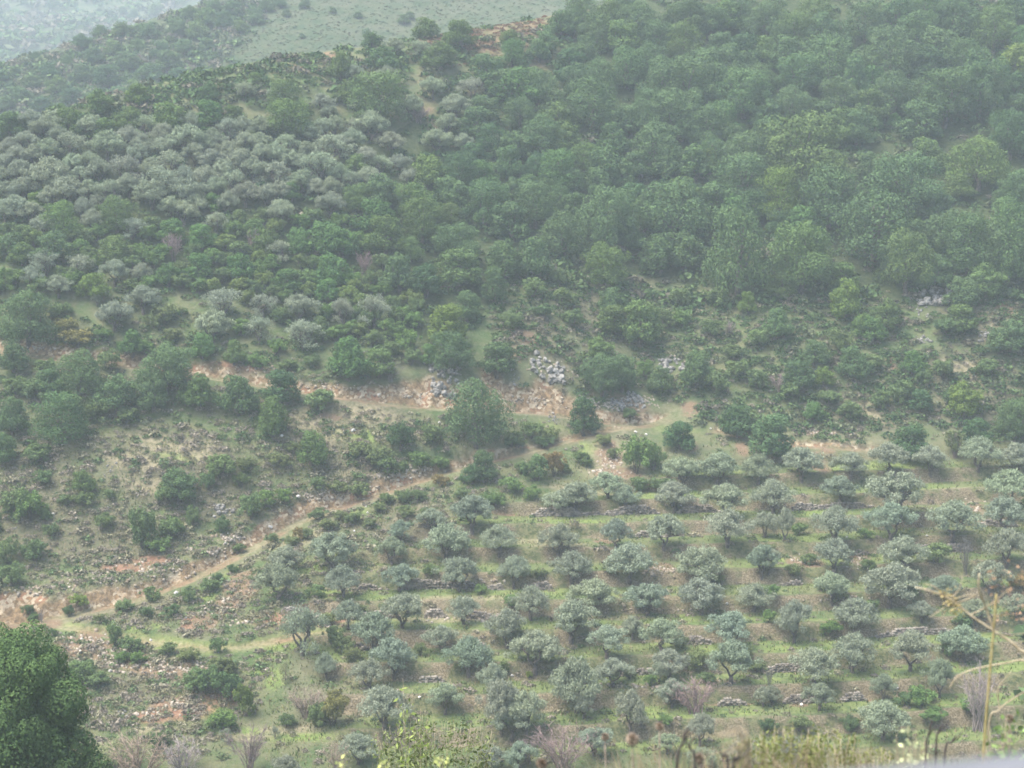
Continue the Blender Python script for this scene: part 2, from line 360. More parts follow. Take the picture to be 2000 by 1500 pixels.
def ground_material():
    m, nt, out = new_mat('hillside ground')
    g = node(nt, "ShaderNodeNewGeometry"); pos = g.outputs["Position"]
    A = lambda n: node(nt, "ShaderNodeAttribute", attribute_name=n).outputs["Fac"]
    n1 = noise(nt, pos, 0.35, 5, 0.65); n2 = noise(nt, pos, 2.2, 4, 0.7); n3 = noise(nt, pos, 0.09, 3, 0.6); n4 = noise(nt, pos, 7.0, 3, 0.7)
    vor = node(nt, "ShaderNodeTexVoronoi"); nt.links.new(pos, vor.inputs["Vector"]); vor.inputs["Scale"].default_value = 2.6
    vd = vor.outputs["Distance"]; vc = node(nt, "ShaderNodeSeparateColor"); nt.links.new(vor.outputs["Color"], vc.inputs[0]); vr = vc.outputs[0]
    c = mix(nt, ramp(nt, n1, 0.36, 0.64), (0.065, 0.098, 0.036), (0.118, 0.122, 0.060))
    c = mix(nt, mth(nt, 'MULTIPLY', ramp(nt, n2, 0.48, 0.78), 0.6), c, (0.17, 0.150, 0.098))
    c = mix(nt, mth(nt, 'MULTIPLY', ramp(nt, n4, 0.5, 0.8), 0.45), c, (0.055, 0.075, 0.032))
    c = mix(nt, mth(nt, 'MULTIPLY', ramp(nt, n3, 0.5, 0.7), 0.25), c, (0.18, 0.155, 0.11))
    he = mix(nt, ramp(nt, n2, 0.35, 0.65), (0.078, 0.084, 0.044), (0.148, 0.126, 0.082))
    c = mix(nt, mth(nt, 'MULTIPLY', A('heath'), 0.85), c, he)
    gr = mix(nt, ramp(nt, n2, 0.3, 0.7), (0.100, 0.150, 0.038), (0.185, 0.215, 0.072))
    c = mix(nt, mth(nt, 'MULTIPLY', A('green'), ramp(nt, mth(nt, 'ADD', n1, mth(nt, 'MULTIPLY', n4, 0.4)), 0.5, 0.75)), c, gr)
    tn = mix(nt, ramp(nt, n2, 0.35, 0.7), (0.185, 0.160, 0.090), (0.30, 0.255, 0.165))
    c = mix(nt, mth(nt, 'MULTIPLY', mth(nt, 'MULTIPLY', A('tan'), 0.8), ramp(nt, mth(nt, 'ADD', n2, mth(nt, 'MULTIPLY', n4, 0.3)), 0.38, 0.64)), c, tn)
    rd = mix(nt, ramp(nt, n2, 0.3, 0.7), (0.150, 0.080, 0.050), (0.28, 0.175, 0.112))
    c = mix(nt, mth(nt, 'MULTIPLY', A('red'), ramp(nt, mth(nt, 'ADD', n1, mth(nt, 'MULTIPLY', n4, 0.35)), 0.42, 0.68)), c, rd)
    st = mix(nt, vr, (0.26, 0.195, 0.135), (0.50, 0.43, 0.35)); st = mix(nt, ramp(nt, vd, 0.22, 0.05), (0.17, 0.120, 0.075), st)
    rk = mth(nt, 'MULTIPLY', A('rock'), ramp(nt, mth(nt, 'ADD', n1, mth(nt, 'MULTIPLY', vr, 0.25)), 0.40, 0.62))
    c = mix(nt, rk, c, st)
    rz = mix(nt, ramp(nt, n4, 0.4, 0.65), (0.100, 0.084, 0.050), (0.245, 0.200, 0.130)); rz = mix(nt, ramp(nt, n1, 0.44, 0.60), rz, mix(nt, ramp(nt, n2, 0.4, 0.6), (0.065, 0.080, 0.035), (0.135, 0.135, 0.065)))
    c = mix(nt, mth(nt, 'MULTIPLY', A('riser'), 1.0), c, rz)
    ck = mix(nt, ramp(nt, n2, 0.35, 0.65), (0.105, 0.073, 0.043), (0.245, 0.168, 0.092)); ck = mix(nt, ramp(nt, n1, 0.52, 0.66), ck, (0.24, 0.135, 0.080))
    vor2 = node(nt, "ShaderNodeTexVoronoi"); nt.links.new(pos, vor2.inputs["Vector"]); vor2.inputs["Scale"].default_value = 3.1
    sep2 = node(nt, "ShaderNodeSeparateColor"); nt.links.new(vor2.outputs["Color"], sep2.inputs[0])
    ck = mix(nt, mth(nt, 'MULTIPLY', ramp(nt, sep2.outputs[1], 0.45, 0.6), ramp(nt, n1, 0.4, 0.55)), ck, mix(nt, sep2.outputs[0], (0.25, 0.19, 0.12), (0.42, 0.35, 0.25)))
    ck = mix(nt, mth(nt, 'MULTIPLY', ramp(nt, n4, 0.55, 0.7), 0.5), ck, (0.10, 0.105, 0.05))
    c = mix(nt, A('cut'), c, ck)
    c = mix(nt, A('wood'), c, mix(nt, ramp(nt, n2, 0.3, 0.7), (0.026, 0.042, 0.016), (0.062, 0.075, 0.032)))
    far = mix(nt, ramp(nt, n1, 0.35, 0.65), (0.036, 0.060, 0.026), (0.070, 0.080, 0.042)); far = mix(nt, mth(nt, 'MULTIPLY', ramp(nt, n3, 0.45, 0.65), 0.35), far, (0.11, 0.105, 0.07))
    c = mix(nt, A('farhill'), c, far)
    p = node(nt, "ShaderNodeBsdfPrincipled"); sock(nt, p.inputs["Base Color"], c); p.inputs["Roughness"].default_value = 0.95
    p.inputs["Specular IOR Level"].default_value = 0.1
    b = node(nt, "ShaderNodeBump"); b.inputs["Strength"].default_value = 0.9; b.inputs["Distance"].default_value = 0.25
    sock(nt, b.inputs["Height"], mth(nt, 'ADD', n2, mth(nt, 'MULTIPLY', n4, 0.6))); nt.links.new(b.outputs[0], p.inputs["Normal"])
    nt.links.new(p.outputs[0], out.inputs[0]); return m
M['ground'] = ground_material()

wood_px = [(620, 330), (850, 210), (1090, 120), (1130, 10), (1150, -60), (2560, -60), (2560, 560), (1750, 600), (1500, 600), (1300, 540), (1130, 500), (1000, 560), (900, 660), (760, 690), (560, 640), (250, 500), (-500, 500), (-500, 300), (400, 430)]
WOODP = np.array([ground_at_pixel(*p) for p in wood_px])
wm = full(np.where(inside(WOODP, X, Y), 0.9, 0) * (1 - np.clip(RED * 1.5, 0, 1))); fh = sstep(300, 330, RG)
ter = mk_mesh('ground', V, Fq, M['ground'], attrs=dict(rock=full(ROCK).ravel(), red=full(RED).ravel(), tan=full(TAN).ravel(), green=full(GREEN).ravel(),
      heath=full(HEATH).ravel(), riser=full(RISERB).ravel(), cut=full(CUT).ravel(), wood=wm.ravel(), farhill=fh.ravel()), smooth=True)
tag(obj('ground', ter), kind='structure')
# ------------------------------------------------------------------ vegetation builders
def unit(a): return a / (np.linalg.norm(a, axis=-1, keepdims=True) + 1e-9)

def leaf_quads(P, N, rng, size, aspect=1.5, up=None):
    """one quad per leaf clump at points P facing roughly N"""
    n = len(P); t = unit(np.cross(N, rng.normal(size=(n, 3)))) if up is None else unit(np.cross(N, np.cross(up, N)) * 1.0 + rng.normal(size=(n, 3)) * 0.35)
    b = unit(np.cross(N, t)); s = size * rng.uniform(0.6, 1.4, (n, 1)); a = s * aspect ** 0.5 * 0.5; c = s / aspect ** 0.5 * 0.5
    k = rng.uniform(0.55, 1.0, (n, 1))
    V = np.stack([P - t * a, P - b * c * k + t * a * 0.1, P + t * a, P + b * c], 1).reshape(-1, 3)
    Fq_ = np.arange(4 * n).reshape(-1, 4)
    return V, Fq_

def lobes_on(C, Rr, rng, per, ratio, upb=0.25):
    """smaller billows sitting on the surface of bigger ones"""
    c2 = []; r2 = []
    for c, r in zip(C, Rr):
        d = unit(rng.normal(size=(per, 3)) + np.array([0, 0, upb]))
        c2.append(c + d * r * rng.uniform(0.72, 1.04, (per, 1)) * np.array([1, 1, 0.85])); r2.append(r * ratio * rng.uniform(0.7, 1.3, per))
    return np.concatenate(c2), np.concatenate(r2)

def cloud(C, Rr, rng, n, size, aspect, outb, shell=0.8, cull=0.7, zmin=-9e9, flat=1.0, upl=None):
    w = Rr ** 2 / (Rr ** 2).sum(); k = rng.choice(len(C), n, p=w)
    d = unit(rng.normal(size=(n, 3)) + np.array([0, 0, 0.12]))
    P = C[k] + d * (Rr[k] * (1 - (1 - shell) * rng.uniform(0, 1, n) ** 1.5 * 1.6))[:, None] * np.array([1, 1, flat])
    keep = P[:, 2] > zmin
    for c, r in zip(C, Rr):
        keep &= ~(np.linalg.norm((P - c) / np.array([1, 1, flat]), axis=1) < r * cull)
    P, d, k = P[keep], d[keep], k[keep]
    N = unit(d * outb + rng.normal(size=P.shape))
    V_, F_ = leaf_quads(P, N, rng, size, aspect, upl)
    lobe_tone = rng.uniform(0.2, 0.8, len(C))[k]
    tone = np.clip(lobe_tone * 0.55 + rng.uniform(0, 1, len(P)) * 0.38 + 0.04, 0, 1)
    return V_, F_, np.repeat(tone, 4)

def tube(P, Rad, sides=6):
    P = np.asarray(P, float); n = len(P); T = np.gradient(P, axis=0); T = unit(T)
    ref = np.array([0.3, 0.9, 0.1]); A_ = unit(np.cross(T, ref)); B_ = np.cross(T, A_)
    th = np.linspace(0, 2 * np.pi, sides, endpoint=False)
    V_ = P[:, None] + (np.cos(th)[None, :, None] * A_[:, None] + np.sin(th)[None, :, None] * B_[:, None]) * np.asarray(Rad)[:, None, None]
    V_ = V_.reshape(-1, 3); F_ = []
    for i in range(n - 1):
        for j in range(sides):
            a = i * sides + j; b = i * sides + (j + 1) % sides; F_.append((a, b, b + sides, a + sides))
    for i in range(sides // 2 - 1):                    # end cap
        o = (n - 1) * sides; F_.append((o, o + 1 + 2 * i, o + 2 + 2 * i, (o + (3 + 2 * i)) if 3 + 2 * i < sides else o))
    F_ = [f for f in F_ if len(set(f)) == 4]
    return V_, np.array(F_)

def join(parts):
    Vs, Fs, o = [], [], 0
    for v, f in parts: Vs.append(v); Fs.append(np.asarray(f) + o); o += len(v)
    return np.concatenate(Vs), np.concatenate(Fs)

def limb(p0, p1, r0, r1, rng, n=5, wob=0.12, sides=6):
    p0, p1 = np.array(p0, float), np.array(p1, float); t = np.linspace(0, 1, n)[:, None]
    L = np.linalg.norm(p1 - p0); P = p0 + (p1 - p0) * t; P[1:-1] += rng.normal(size=(n - 2, 3)) * L * wob * 0.5
    return tube(P, r0 + (r1 - r0) * t[:, 0], sides)

def make_oak(seed, W=8.0, Hh=7.0, leaf=0.155, n=16000, nl=9, z0=0.08, upright=0.0, rs=0.88):
    rng = np.random.default_rng(seed)
    C, Rr = [], []
    for i in range(nl):
        a = 2 * np.pi * (i / nl) + rng.uniform(-.4, .4); q = rng.uniform(0.35, 1.0) if i > 1 else 0.15
        z = rng.uniform(0.30, 0.60) if i % 2 else rng.uniform(0.55, 0.74)
        if i < 2: z = 0.72
        rr = rng.uniform(0.17, 0.26) * W * (1.1 if i < 2 else 1) * rs
        rad = (0.5 * W - rr) * q * (1.12 - (0.35 + upright) * max(0, z - 0.4) / 0.35)
        C.append((math.cos(a) * rad, math.sin(a) * rad, z * Hh)); Rr.append(rr)
    for i in range(7):                                 # skirt of low boughs
        a = 2 * np.pi * (i / 7) + rng.uniform(-.5, .5); rr = rng.uniform(0.13, 0.19) * W
        C.append((math.cos(a) * (0.5 * W - rr) * rng.uniform(.6, .95), math.sin(a) * (0.5 * W - rr) * rng.uniform(.6, .95), (0.25 + rng.uniform(-.08, .12)) * Hh)); Rr.append(rr)
    C.append((0, 0, 0.45 * Hh)); Rr.append(0.3 * W)
    C = np.array(C); Rr = np.array(Rr)
    C2, R2 = lobes_on(C[:-1], Rr[:-1], rng, 7, 0.46)
    v1, f1, t1 = cloud(C2, R2, rng, n, leaf, 1.5, 3.2, 0.85, 0.7, z0 * Hh)
    v2, f2, t2 = cloud(C, Rr * 0.96, rng, n // 3, leaf * 1.25, 1.4, 2.6, 0.7, 0.6, z0 * Hh)
    V_, F_ = join([(v1, f1), (v2, f2)]); tone = np.concatenate([t1, t2 * 0.8])
    V_[:, 2] *= Hh / V_[:, 2].max()
    crown = mk_mesh('crown', V_, F_, M['oak'], attrs=dict(tone=tone))
    ps = [limb((0, 0, -0.5), (0.1, 0, 0.30 * Hh), 0.30, 0.2, rng, 5, 0.08, 8)]
    for c in C[:7]: ps.append(limb((0.05, 0, rng.uniform(0.12, .28) * Hh), c, 0.13, 0.04, rng))
    tv, tf = join(ps); trunk = mk_mesh('trunk', tv, tf, M['bark'], smooth=True)
    return dict(kind='oak', W=W, H=Hh, parts=[('trunk', trunk), ('crown', crown)])

def make_olive(seed, W=5.2, Hh=4.4, n=12500, forks=None, round_=False):
    rng = np.random.default_rng(seed); forks = forks or int(rng.integers(2, 5)); C, Rr, ps = [], [], []
    tb = rng.uniform(0.4, 0.8) * (0.5 if round_ else 1)
    ps.append(limb((0, 0, -0.4), (rng.uniform(-.1, .1), 0, tb), 0.24, 0.19, rng, 4, 0.05, 8))
    nl = int(rng.integers(8, 12))
    for i in range(nl):
        a = 2 * np.pi * i / nl + rng.uniform(-.35, .35); rr = rng.uniform(0.16, 0.23) * W
        if i % 3 == 0: q, z = rng.uniform(0.0, 0.35), rng.uniform(0.74, 0.84)
        elif i % 3 == 1: q, z = rng.uniform(0.6, 0.95), rng.uniform(0.55, 0.70)
        else: q, z = rng.uniform(0.8, 1.0), rng.uniform(0.50 if not round_ else 0.2, 0.60)
        rad = (0.5 * W - rr) * q
        C.append((math.cos(a) * rad, math.sin(a) * rad, z * Hh)); Rr.append(rr)
    C = np.array(C); Rr = np.array(Rr)
    for k in range(forks):
        a = 2 * np.pi * k / forks + rng.uniform(-.4, .4); e = np.array([math.cos(a) * 0.17 * W, math.sin(a) * 0.17 * W, rng.uniform(0.42, 0.55) * Hh])
        ps.append(limb((0, 0, tb * 0.6), e, 0.13, 0.075, rng, 5, 0.14))
        near_ = np.argsort(np.linalg.norm(C - e, axis=1))[:4]
        for m_ in near_: ps.append(limb(e, C[m_], 0.06, 0.02, rng, 4, 0.15, 5))
    C2, R2 = lobes_on(C, Rr, rng, 9, 0.46, 0.3)
    up = np.array([0, 0, 1.0])
    v1, f1, t1 = cloud(C2, R2, rng, n, 0.135, 2.4, 1.6, 0.5, 0.4, (0.36 if not round_ else 0.06) * Hh, 0.9, up)
    # feathery shoots standing out of the top
    m = 260; k = rng.choice(len(C2), m); P = C2[k] + unit(rng.normal(size=(m, 3)) + [0, 0, 1.0]) * (R2[k] * rng.uniform(0.9, 1.35, m))[:, None]
    v2, f2 = leaf_quads(P, unit(rng.normal(size=(m, 3)) * [1, 1, .3]), rng, 0.17, 3, up)
    V_, F_ = join([(v1, f1), (v2, f2)]); tone = np.concatenate([t1, np.full(len(v2), 0.85)])
    V_[:, 2] = np.where(V_[:, 2] > 0, V_[:, 2] * Hh / V_[:, 2].max(), V_[:, 2])
    crown = mk_mesh('crown', V_, F_, M['olive'], attrs=dict(tone=tone)); tv, tf = join(ps)
    return dict(kind='olive', W=W, H=Hh, parts=[('trunk', mk_mesh('trunk', tv, tf, M['bark'], smooth=True)), ('crown', crown)])

def make_bush(seed, W=3.0, Hh=2.3, n=4200, leaf=0.125):
    rng = np.random.default_rng(seed); nl = 7; C, Rr = [], []
    for i in range(nl):
        a = 2 * np.pi * i / nl + rng.uniform(-.4, .4); rr = rng.uniform(0.16, 0.27) * W; q = rng.uniform(0.3, 1)
        C.append((math.cos(a) * (0.5 * W - rr) * q, math.sin(a) * (0.5 * W - rr) * q, rng.uniform(0.2, 0.66) * Hh)); Rr.append(rr)
    C.append((0, 0, 0.4 * Hh)); Rr.append(0.3 * W); C = np.array(C); Rr = np.array(Rr)
    C2, R2 = lobes_on(C, Rr, rng, 6, 0.4, 0.4)
    v1, f1, t1 = cloud(C2, R2, rng, n, leaf, 1.8, 1.7, 0.6, 0.5, -0.1)
    V_, F_ = v1, f1; V_[:, 2] *= Hh / V_[:, 2].max()
    ps = [limb((0, 0, -0.3), c * [0.8, 0.8, 0.9], 0.05, 0.02, rng, 4, 0.1, 5) for c in C[:5]]; tv, tf = join(ps)
    return dict(kind='bush', W=W, H=Hh, parts=[('stem', mk_mesh('stem', tv, tf, M['bark'])), ('foliage', mk_mesh('foliage', V_, F_, M['bush'], attrs=dict(tone=t1)))])

def make_bare(seed, W=3.2, Hh=4.0, stems=16, upright=0.6):
    rng = np.random.default_rng(seed); ps = []; tw = []
    for i in range(stems):
        a = rng.uniform(0, 2 * np.pi); q = rng.uniform(0.1, 1) ** 0.7 * 0.5 * W
        e = np.array([math.cos(a) * q, math.sin(a) * q, Hh * rng.uniform(0.6, 1.0) * (1 - 0.25 * (q / (0.5 * W)) ** 2)])
        b = np.array([rng.uniform(-.12, .12) * W, rng.uniform(-.12, .12) * W, -0.3]); mid = b * 0.5 + e * 0.5; mid[:2] *= 0.75
        P = np.array([b, b * 0.7 + mid * 0.3 + [0, 0, .1], mid, mid * 0.45 + e * 0.55, e]); ps.append(tube(P, [0.045, 0.04, 0.03, 0.02, 0.008], 4))
        for k in range(17):
            t = rng.uniform(0.25, 1); s = P[1] * (1 - t) + e * t; d = unit(rng.normal(size=3) * [0.6, 0.6, 0.4] + unit(e - b) * upright * 1.6)
            L = rng.uniform(0.25, 0.8); p1 = s + d * L; tw.append(tube([s, (s + p1) / 2 + rng.normal(size=3) * .04, p1], [0.016, 0.012, 0.006], 3))
            for _ in range(2):
                d2 = unit(d + rng.normal(size=3) * 0.6); s2 = s + d * L * rng.uniform(.3, .9); tw.append(tube([s2, s2 + d2 * .15, s2 + d2 * L * .5], [0.011, 0.009, 0.005], 3))
    a, b = join(ps); c, d = join(tw)
    t1 = rng.uniform(0, .6, len(a)); t2 = np.repeat(rng.uniform(0.2, 1, len(c) // 9 + 1), 9)[:len(c)]
    return dict(kind='bare', W=W, H=Hh, parts=[('stem', mk_mesh('stem', a, b, M['twig'], attrs=dict(tone=t1))), ('twigs', mk_mesh('twigs', c, d, M['twig'], attrs=dict(tone=t2)))])

def make_rock(seed, W=3.0, Hh=2.0, blocky=0.5, mat='lime'):
    """limestone block: a bevelled angular boulder cut by upright fissures"""
    rng = np.random.default_rng(seed); n = 34
    th, ph = np.meshgrid(np.linspace(0, 2 * np.pi, n * 2, endpoint=False), np.linspace(0.02, np.pi - 0.02, n), indexing='ij')
    d = np.stack([np.sin(ph) * np.cos(th), np.sin(ph) * np.sin(th), np.cos(ph)], -1)
    r = np.full(th.shape, 9.0)
    for _ in range(16):
        nn = unit(rng.normal(size=3)); o = rng.uniform(0.72, 1.0); dp = d @ nn
        r = np.minimum(r, np.where(dp > 0.05, o / np.maximum(dp, 0.05), 9))
    r = np.minimum(r, 1.25); r = r * (1 + 0.10 * fbm(th * 3, ph * 3, 1, 3, seed)) - blocky * 0.16 * np.abs(np.sin(th * 5 + 2 * fbm(th * 2, ph, 1, 2, seed + 4))) ** 0.35 * 0.8
    V_ = d * r[..., None] * np.array([W / 2, W / 2.6, Hh / 2]) + np.array([0, 0, Hh * 0.3]); m0, m1 = th.shape
    F_ = [(i * m1 + j, i * m1 + j + 1, ((i + 1) % m0) * m1 + j + 1, ((i + 1) % m0) * m1 + j) for i in range(m0) for j in range(m1 - 1)]
    return V_.reshape(-1, 3), np.array(F_)

def measured(pr):
    me = pr['parts'][1][1]; a = np.zeros(len(me.vertices) * 3, np.float32); me.vertices.foreach_get('co', a); a = a.reshape(-1, 3)
    pr['W'] = float(np.mean([a[:, k].max() - a[:, k].min() for k in (0, 1)]) * 0.96); return pr
OAKS = [make_oak(100 + i, W=8.0 + (i % 3) * 0.4, Hh=[6.8, 7.8, 6.4, 7.4][i % 4], nl=[11, 13, 15][i % 3], upright=[0, .35, .55][i % 3]) for i in range(10)]
SMALLOAKS = [make_oak(200 + i, W=5.0, Hh=[4.6, 5.2, 4.2][i % 3], leaf=0.15, n=8000, nl=8, upright=[0, .3, .5][i % 3]) for i in range(6)]
OLIVES = [make_olive(300 + i) for i in range(9)]
ROUNDOLIVES = [make_olive(400 + i, W=5.2, Hh=4.8, n=5200, round_=True) for i in range(4)]
BUSHES = [make_bush(500 + i) for i in range(7)]
BARES = [make_bare(600 + i) for i in range(4)]

for pr_ in OAKS + SMALLOAKS + OLIVES + ROUNDOLIVES + BUSHES + BARES: measured(pr_)
THINGS = []          # every plant placed, for the labels afterwards
NAMES = dict(oak='oak_tree', olive='olive_tree', bush='shrub', bare='bare_shrub')
LOOK = {'n': (1, 1, 1), 'y': (1.14, 1.08, 0.88), 'yy': (1.45, 1.32, 0.78), 'd': (0.74, 0.82, 0.85), 'nd': (0.98, 0.98, 0.86), 'b': (0.92, 1.0, 1.0), 'p': (1.03, 1.07, 0.98),
        'g': (0.98, 1.12, 0.88), 'r': (1.6, 0.85, 0.85), 'br': (1.75, 1.15, 1.0), 'm': (1.15, 1.0, 1.02), 'ol': (1.2, 1.15, 0.85), 'pu': (0.85, 0.72, 0.80), 'wh': (1.4, 1.4, 1.42), 'tan': (1.35, 1.2, 1.0)}
prng = random.Random(5)

def plant(kind, pool, u, vt, vb, w, look='n', origin=None, hscale=None, grp=None, sink=0.0):
    asp = dict(oak=0.86, olive=0.74, bush=0.6, bare=0.8)[kind]
    if origin is None and vb - vt < asp * w: vb = vt + asp * w          # the foot stands hidden behind what grows below
    p = ground_at_pixel(u, vb) if origin is None else np.array(origin, float)
    dist = float(np.linalg.norm(p)); W = w / F * dist * (0.95 if kind == 'olive' else 0.98)
    lo, hi = (0.62, 1.15) if kind == 'oak' else (0.55, 1.3)
    Hh = (vb - vt) / F * dist * (0.99 if kind != 'oak' else 0.95)
    if kind == 'oak' and u > 640 and vb < 600 and origin is None: W *= 1.2; Hh *= 1.18
    if kind == 'olive': W *= 1.08; Hh *= 1.06
    if kind == 'oak' and origin is None: Hh = min(max(Hh, lo * W), 1.35 * W)
    pr = prng.choice(pool)
    root = empty(NAMES[kind], p + np.array([0, 0, -sink]))
    jr = prng.uniform(0.96, 1.04)
    root.scale = (W / pr['W'] * jr, W / pr['W'] * jr, Hh / pr['H'])
    root.rotation_euler = (0, 0, prng.uniform(0, 2 * math.pi))
    c = LOOK[look]; j = [prng.uniform(0.92, 1.09) for _ in range(3)]; g_ = prng.uniform(0.9, 1.1)
    for (pn, me) in pr['parts']:
        o = obj(pn, me, root)
        if pn in ('crown', 'foliage', 'twigs') or kind == 'bare': o.color = (c[0] * (j[0] * .5 + .5) * g_, c[1] * (j[1] * .3 + .7) * g_, c[2] * (j[2] * .5 + .5) * g_, 1)
    root["_k"] = kind
    THINGS.append(dict(o=root, kind=kind, u=u, v=(vt + vb) / 2, vb=vb, w=w, W=W, look=look, p=p, grp=grp, h=vb - vt))
    return root
# ------------------------------------------------------------------ the olive grove on the terraces: (u, top, foot, width)
grove = """922 962 1037 88|842 992 1032 62|782 1015 1060 50|872 1020 1085 100|975 1022 1083 80|765 1047 1105 58|650 1040 1110 100|557 1065 1115 72|545 1097 1175 85
670 1100 1167 72|780 1100 1156 74|897 1085 1156 88|1003 1082 1150 72|1090 1020 1080 88|1202 1012 1072 62|1297 1002 1071 82|1420 991 1065 97|1494 997 1050 55|1532 990 1056 50
1317 937 1000 87|1415 942 995 92|1187 920 970 72|1125 937 980 86|1095 958 996 66|1222 945 992 60|1332 892 945 78|1402 882 945 90|1480 885 945 74|1117 1075 1127 87|1230 1060 1136 96
1370 1065 1127 112|1487 1060 1129 62|1037 1142 1212 78|1160 1127 1190 100|1265 1139 1203 86|1370 1127 1201 96|1472 1137 1190 76|1115 1169 1252 107|1565 870 938 88|1660 882 927 72
1737 865 924 82|1817 869 927 70|1910 852 918 82|1982 865 918 80|1510 935 995 92|1640 927 977 78|1750 922 980 117|1970 917 980 102|1630 986 1052 96|1740 981 1049 96
1860 980 1049 102|1962 969 1044 92|1965 1032 1105 80|1630 1052 1118 82|1760 1047 1112 94|1500 1067 1120 46|1737 1100 1182 117|1625 1117 1178 76|1845 1125 1170 62|1932 1097 1148 80
1550 1172 1256 78|1670 1167 1238 96|1800 1175 1212 52|1905 1172 1208 62|1985 1160 1206 60|1665 1237 1314 96|1777 1230 1311 92|1882 1225 1294 92|1590 1267 1332 92|1835 1285 1363 60
1725 1315 1371 50|1725 1372 1442 97|1600 1332 1388 62|1507 1337 1377 46|990 1185 1264 78|1045 1230 1312 107|1185 1220 1284 87|1292 1207 1270 92|1235 1202 1247 46|1430 1191 1256 102
1427 1247 1335 102|1307 1266 1327 82|1287 1292 1332 46|1125 1279 1392 107|1197 1285 1338 78|1140 1350 1404 54|1232 1347 1432 67|1312 1325 1382 66|1490 1342 1380 42|1367 1390 1457 62
1160 1420 1476 76|1028 1345 1428 84|1015 1448 1510 72|1303 1432 1472 52|1370 1457 1505 60|680 1170 1230 62|785 1157 1227 92|905 1162 1220 64|730 1192 1274 88|770 1242 1324 88
862 1220 1266 70|915 1240 1318 98|637 1272 1328 44|720 1285 1345 80|750 1335 1424 108|870 1332 1396 72|962 1292 1356 58|980 1322 1432 84|1000 1367 1442 92|700 1430 1488 84|560 1475 1520 62|955 1455 1510 70|1450 1440 1500 60|1545 1437 1490 50"""
for ln in grove.replace('\n', '|').split('|'):
    u, a, b, w = map(float, ln.split()); plant('olive', OLIVES, u, a, b, w, prng.choice('nnnnbp'), grp='olive trees on the terraced grove')
for (u, a, b, w, lk) in [(592, 1185, 1280, 92, 'b'), (225, 1445, 1510, 90, 'ol'), (537, 1417, 1443, 18, 'n'), (557, 1290, 1336, 20, 'ol'), (442, 1422, 1448, 26, 'n')]:
    plant('olive', ROUNDOLIVES, u, a, b, w, lk, grp='olive trees on the terraced grove')

# ------------------------------------------------------------------ hillside olives
hill_ol = """91 488 538 60|154 499 538 56|224 506 556 60|276 513 556 44|115 537 577 60|280 557 610 76|224 588 644 80|416 607 664 80|437 564 610 76|514 574 616 60|588 574 620 74|507 618 668 64|591 625 678 82
668 583 633 42|190 571 596 22|730 576 637 66|667 583 620 42|476 161 192 46|539 168 194 42|630 182 218 52|287 226 268 52|364 245 300 80|511 228 266 52|630 231 270 52|448 231 275 50|140 259 305 72|210 256 305 80
280 262 296 56|52 259 290 60|66 283 308 56|175 297 335 56|98 308 346 90|14 301 336 52|157 325 356 56|245 305 350 76|332 294 330 72|413 290 328 62|469 290 332 66|504 259 297 58|560 262 310 66|647 262 302 90
623 297 345 80|315 325 364 80|402 322 362 62|539 315 358 72|458 332 372 66|45 346 388 62|133 346 388 80|217 353 388 66|297 350 388 80|367 350 395 76|647 374 422 66|546 388 440 62|423 413 454 52|182 409 450 52
91 420 458 62|259 427 465 56|818 80 108 46|772 73 94 48|692 126 158 38|758 128 158 48|846 150 192 52|923 150 192 60|891 182 226 70|804 185 226 66|706 191 220 46|727 217 275 76|874 220 264 56|853 252 300 70
765 256 300 62|664 262 305 56|905 259 298 46|967 262 300 32|741 304 340 52|780 301 338 42|590 330 372 70|20 355 392 60|360 395 430 60|480 355 400 66|60 395 425 54|10 400 432 46|330 262 292 40|430 262 292 44
590 300 332 52|690 335 372 50|20 270 300 50|110 346 372 46|190 380 410 46|700 300 332 40|800 330 366 46|355 225 250 36|415 250 280 40|570 225 258 44|690 230 262 44|640 205 232 40|545 470 512 60|60 520 560 50"""
for ln in hill_ol.replace('\n', '|').split('|'):
    u, a, b, w = map(float, ln.split()); plant('olive', OLIVES + ROUNDOLIVES, u, a, b + 3, w * 1.0, prng.choice('nnppp' if b < 400 else 'nnnp'), grp='olive trees on the upper hillside')

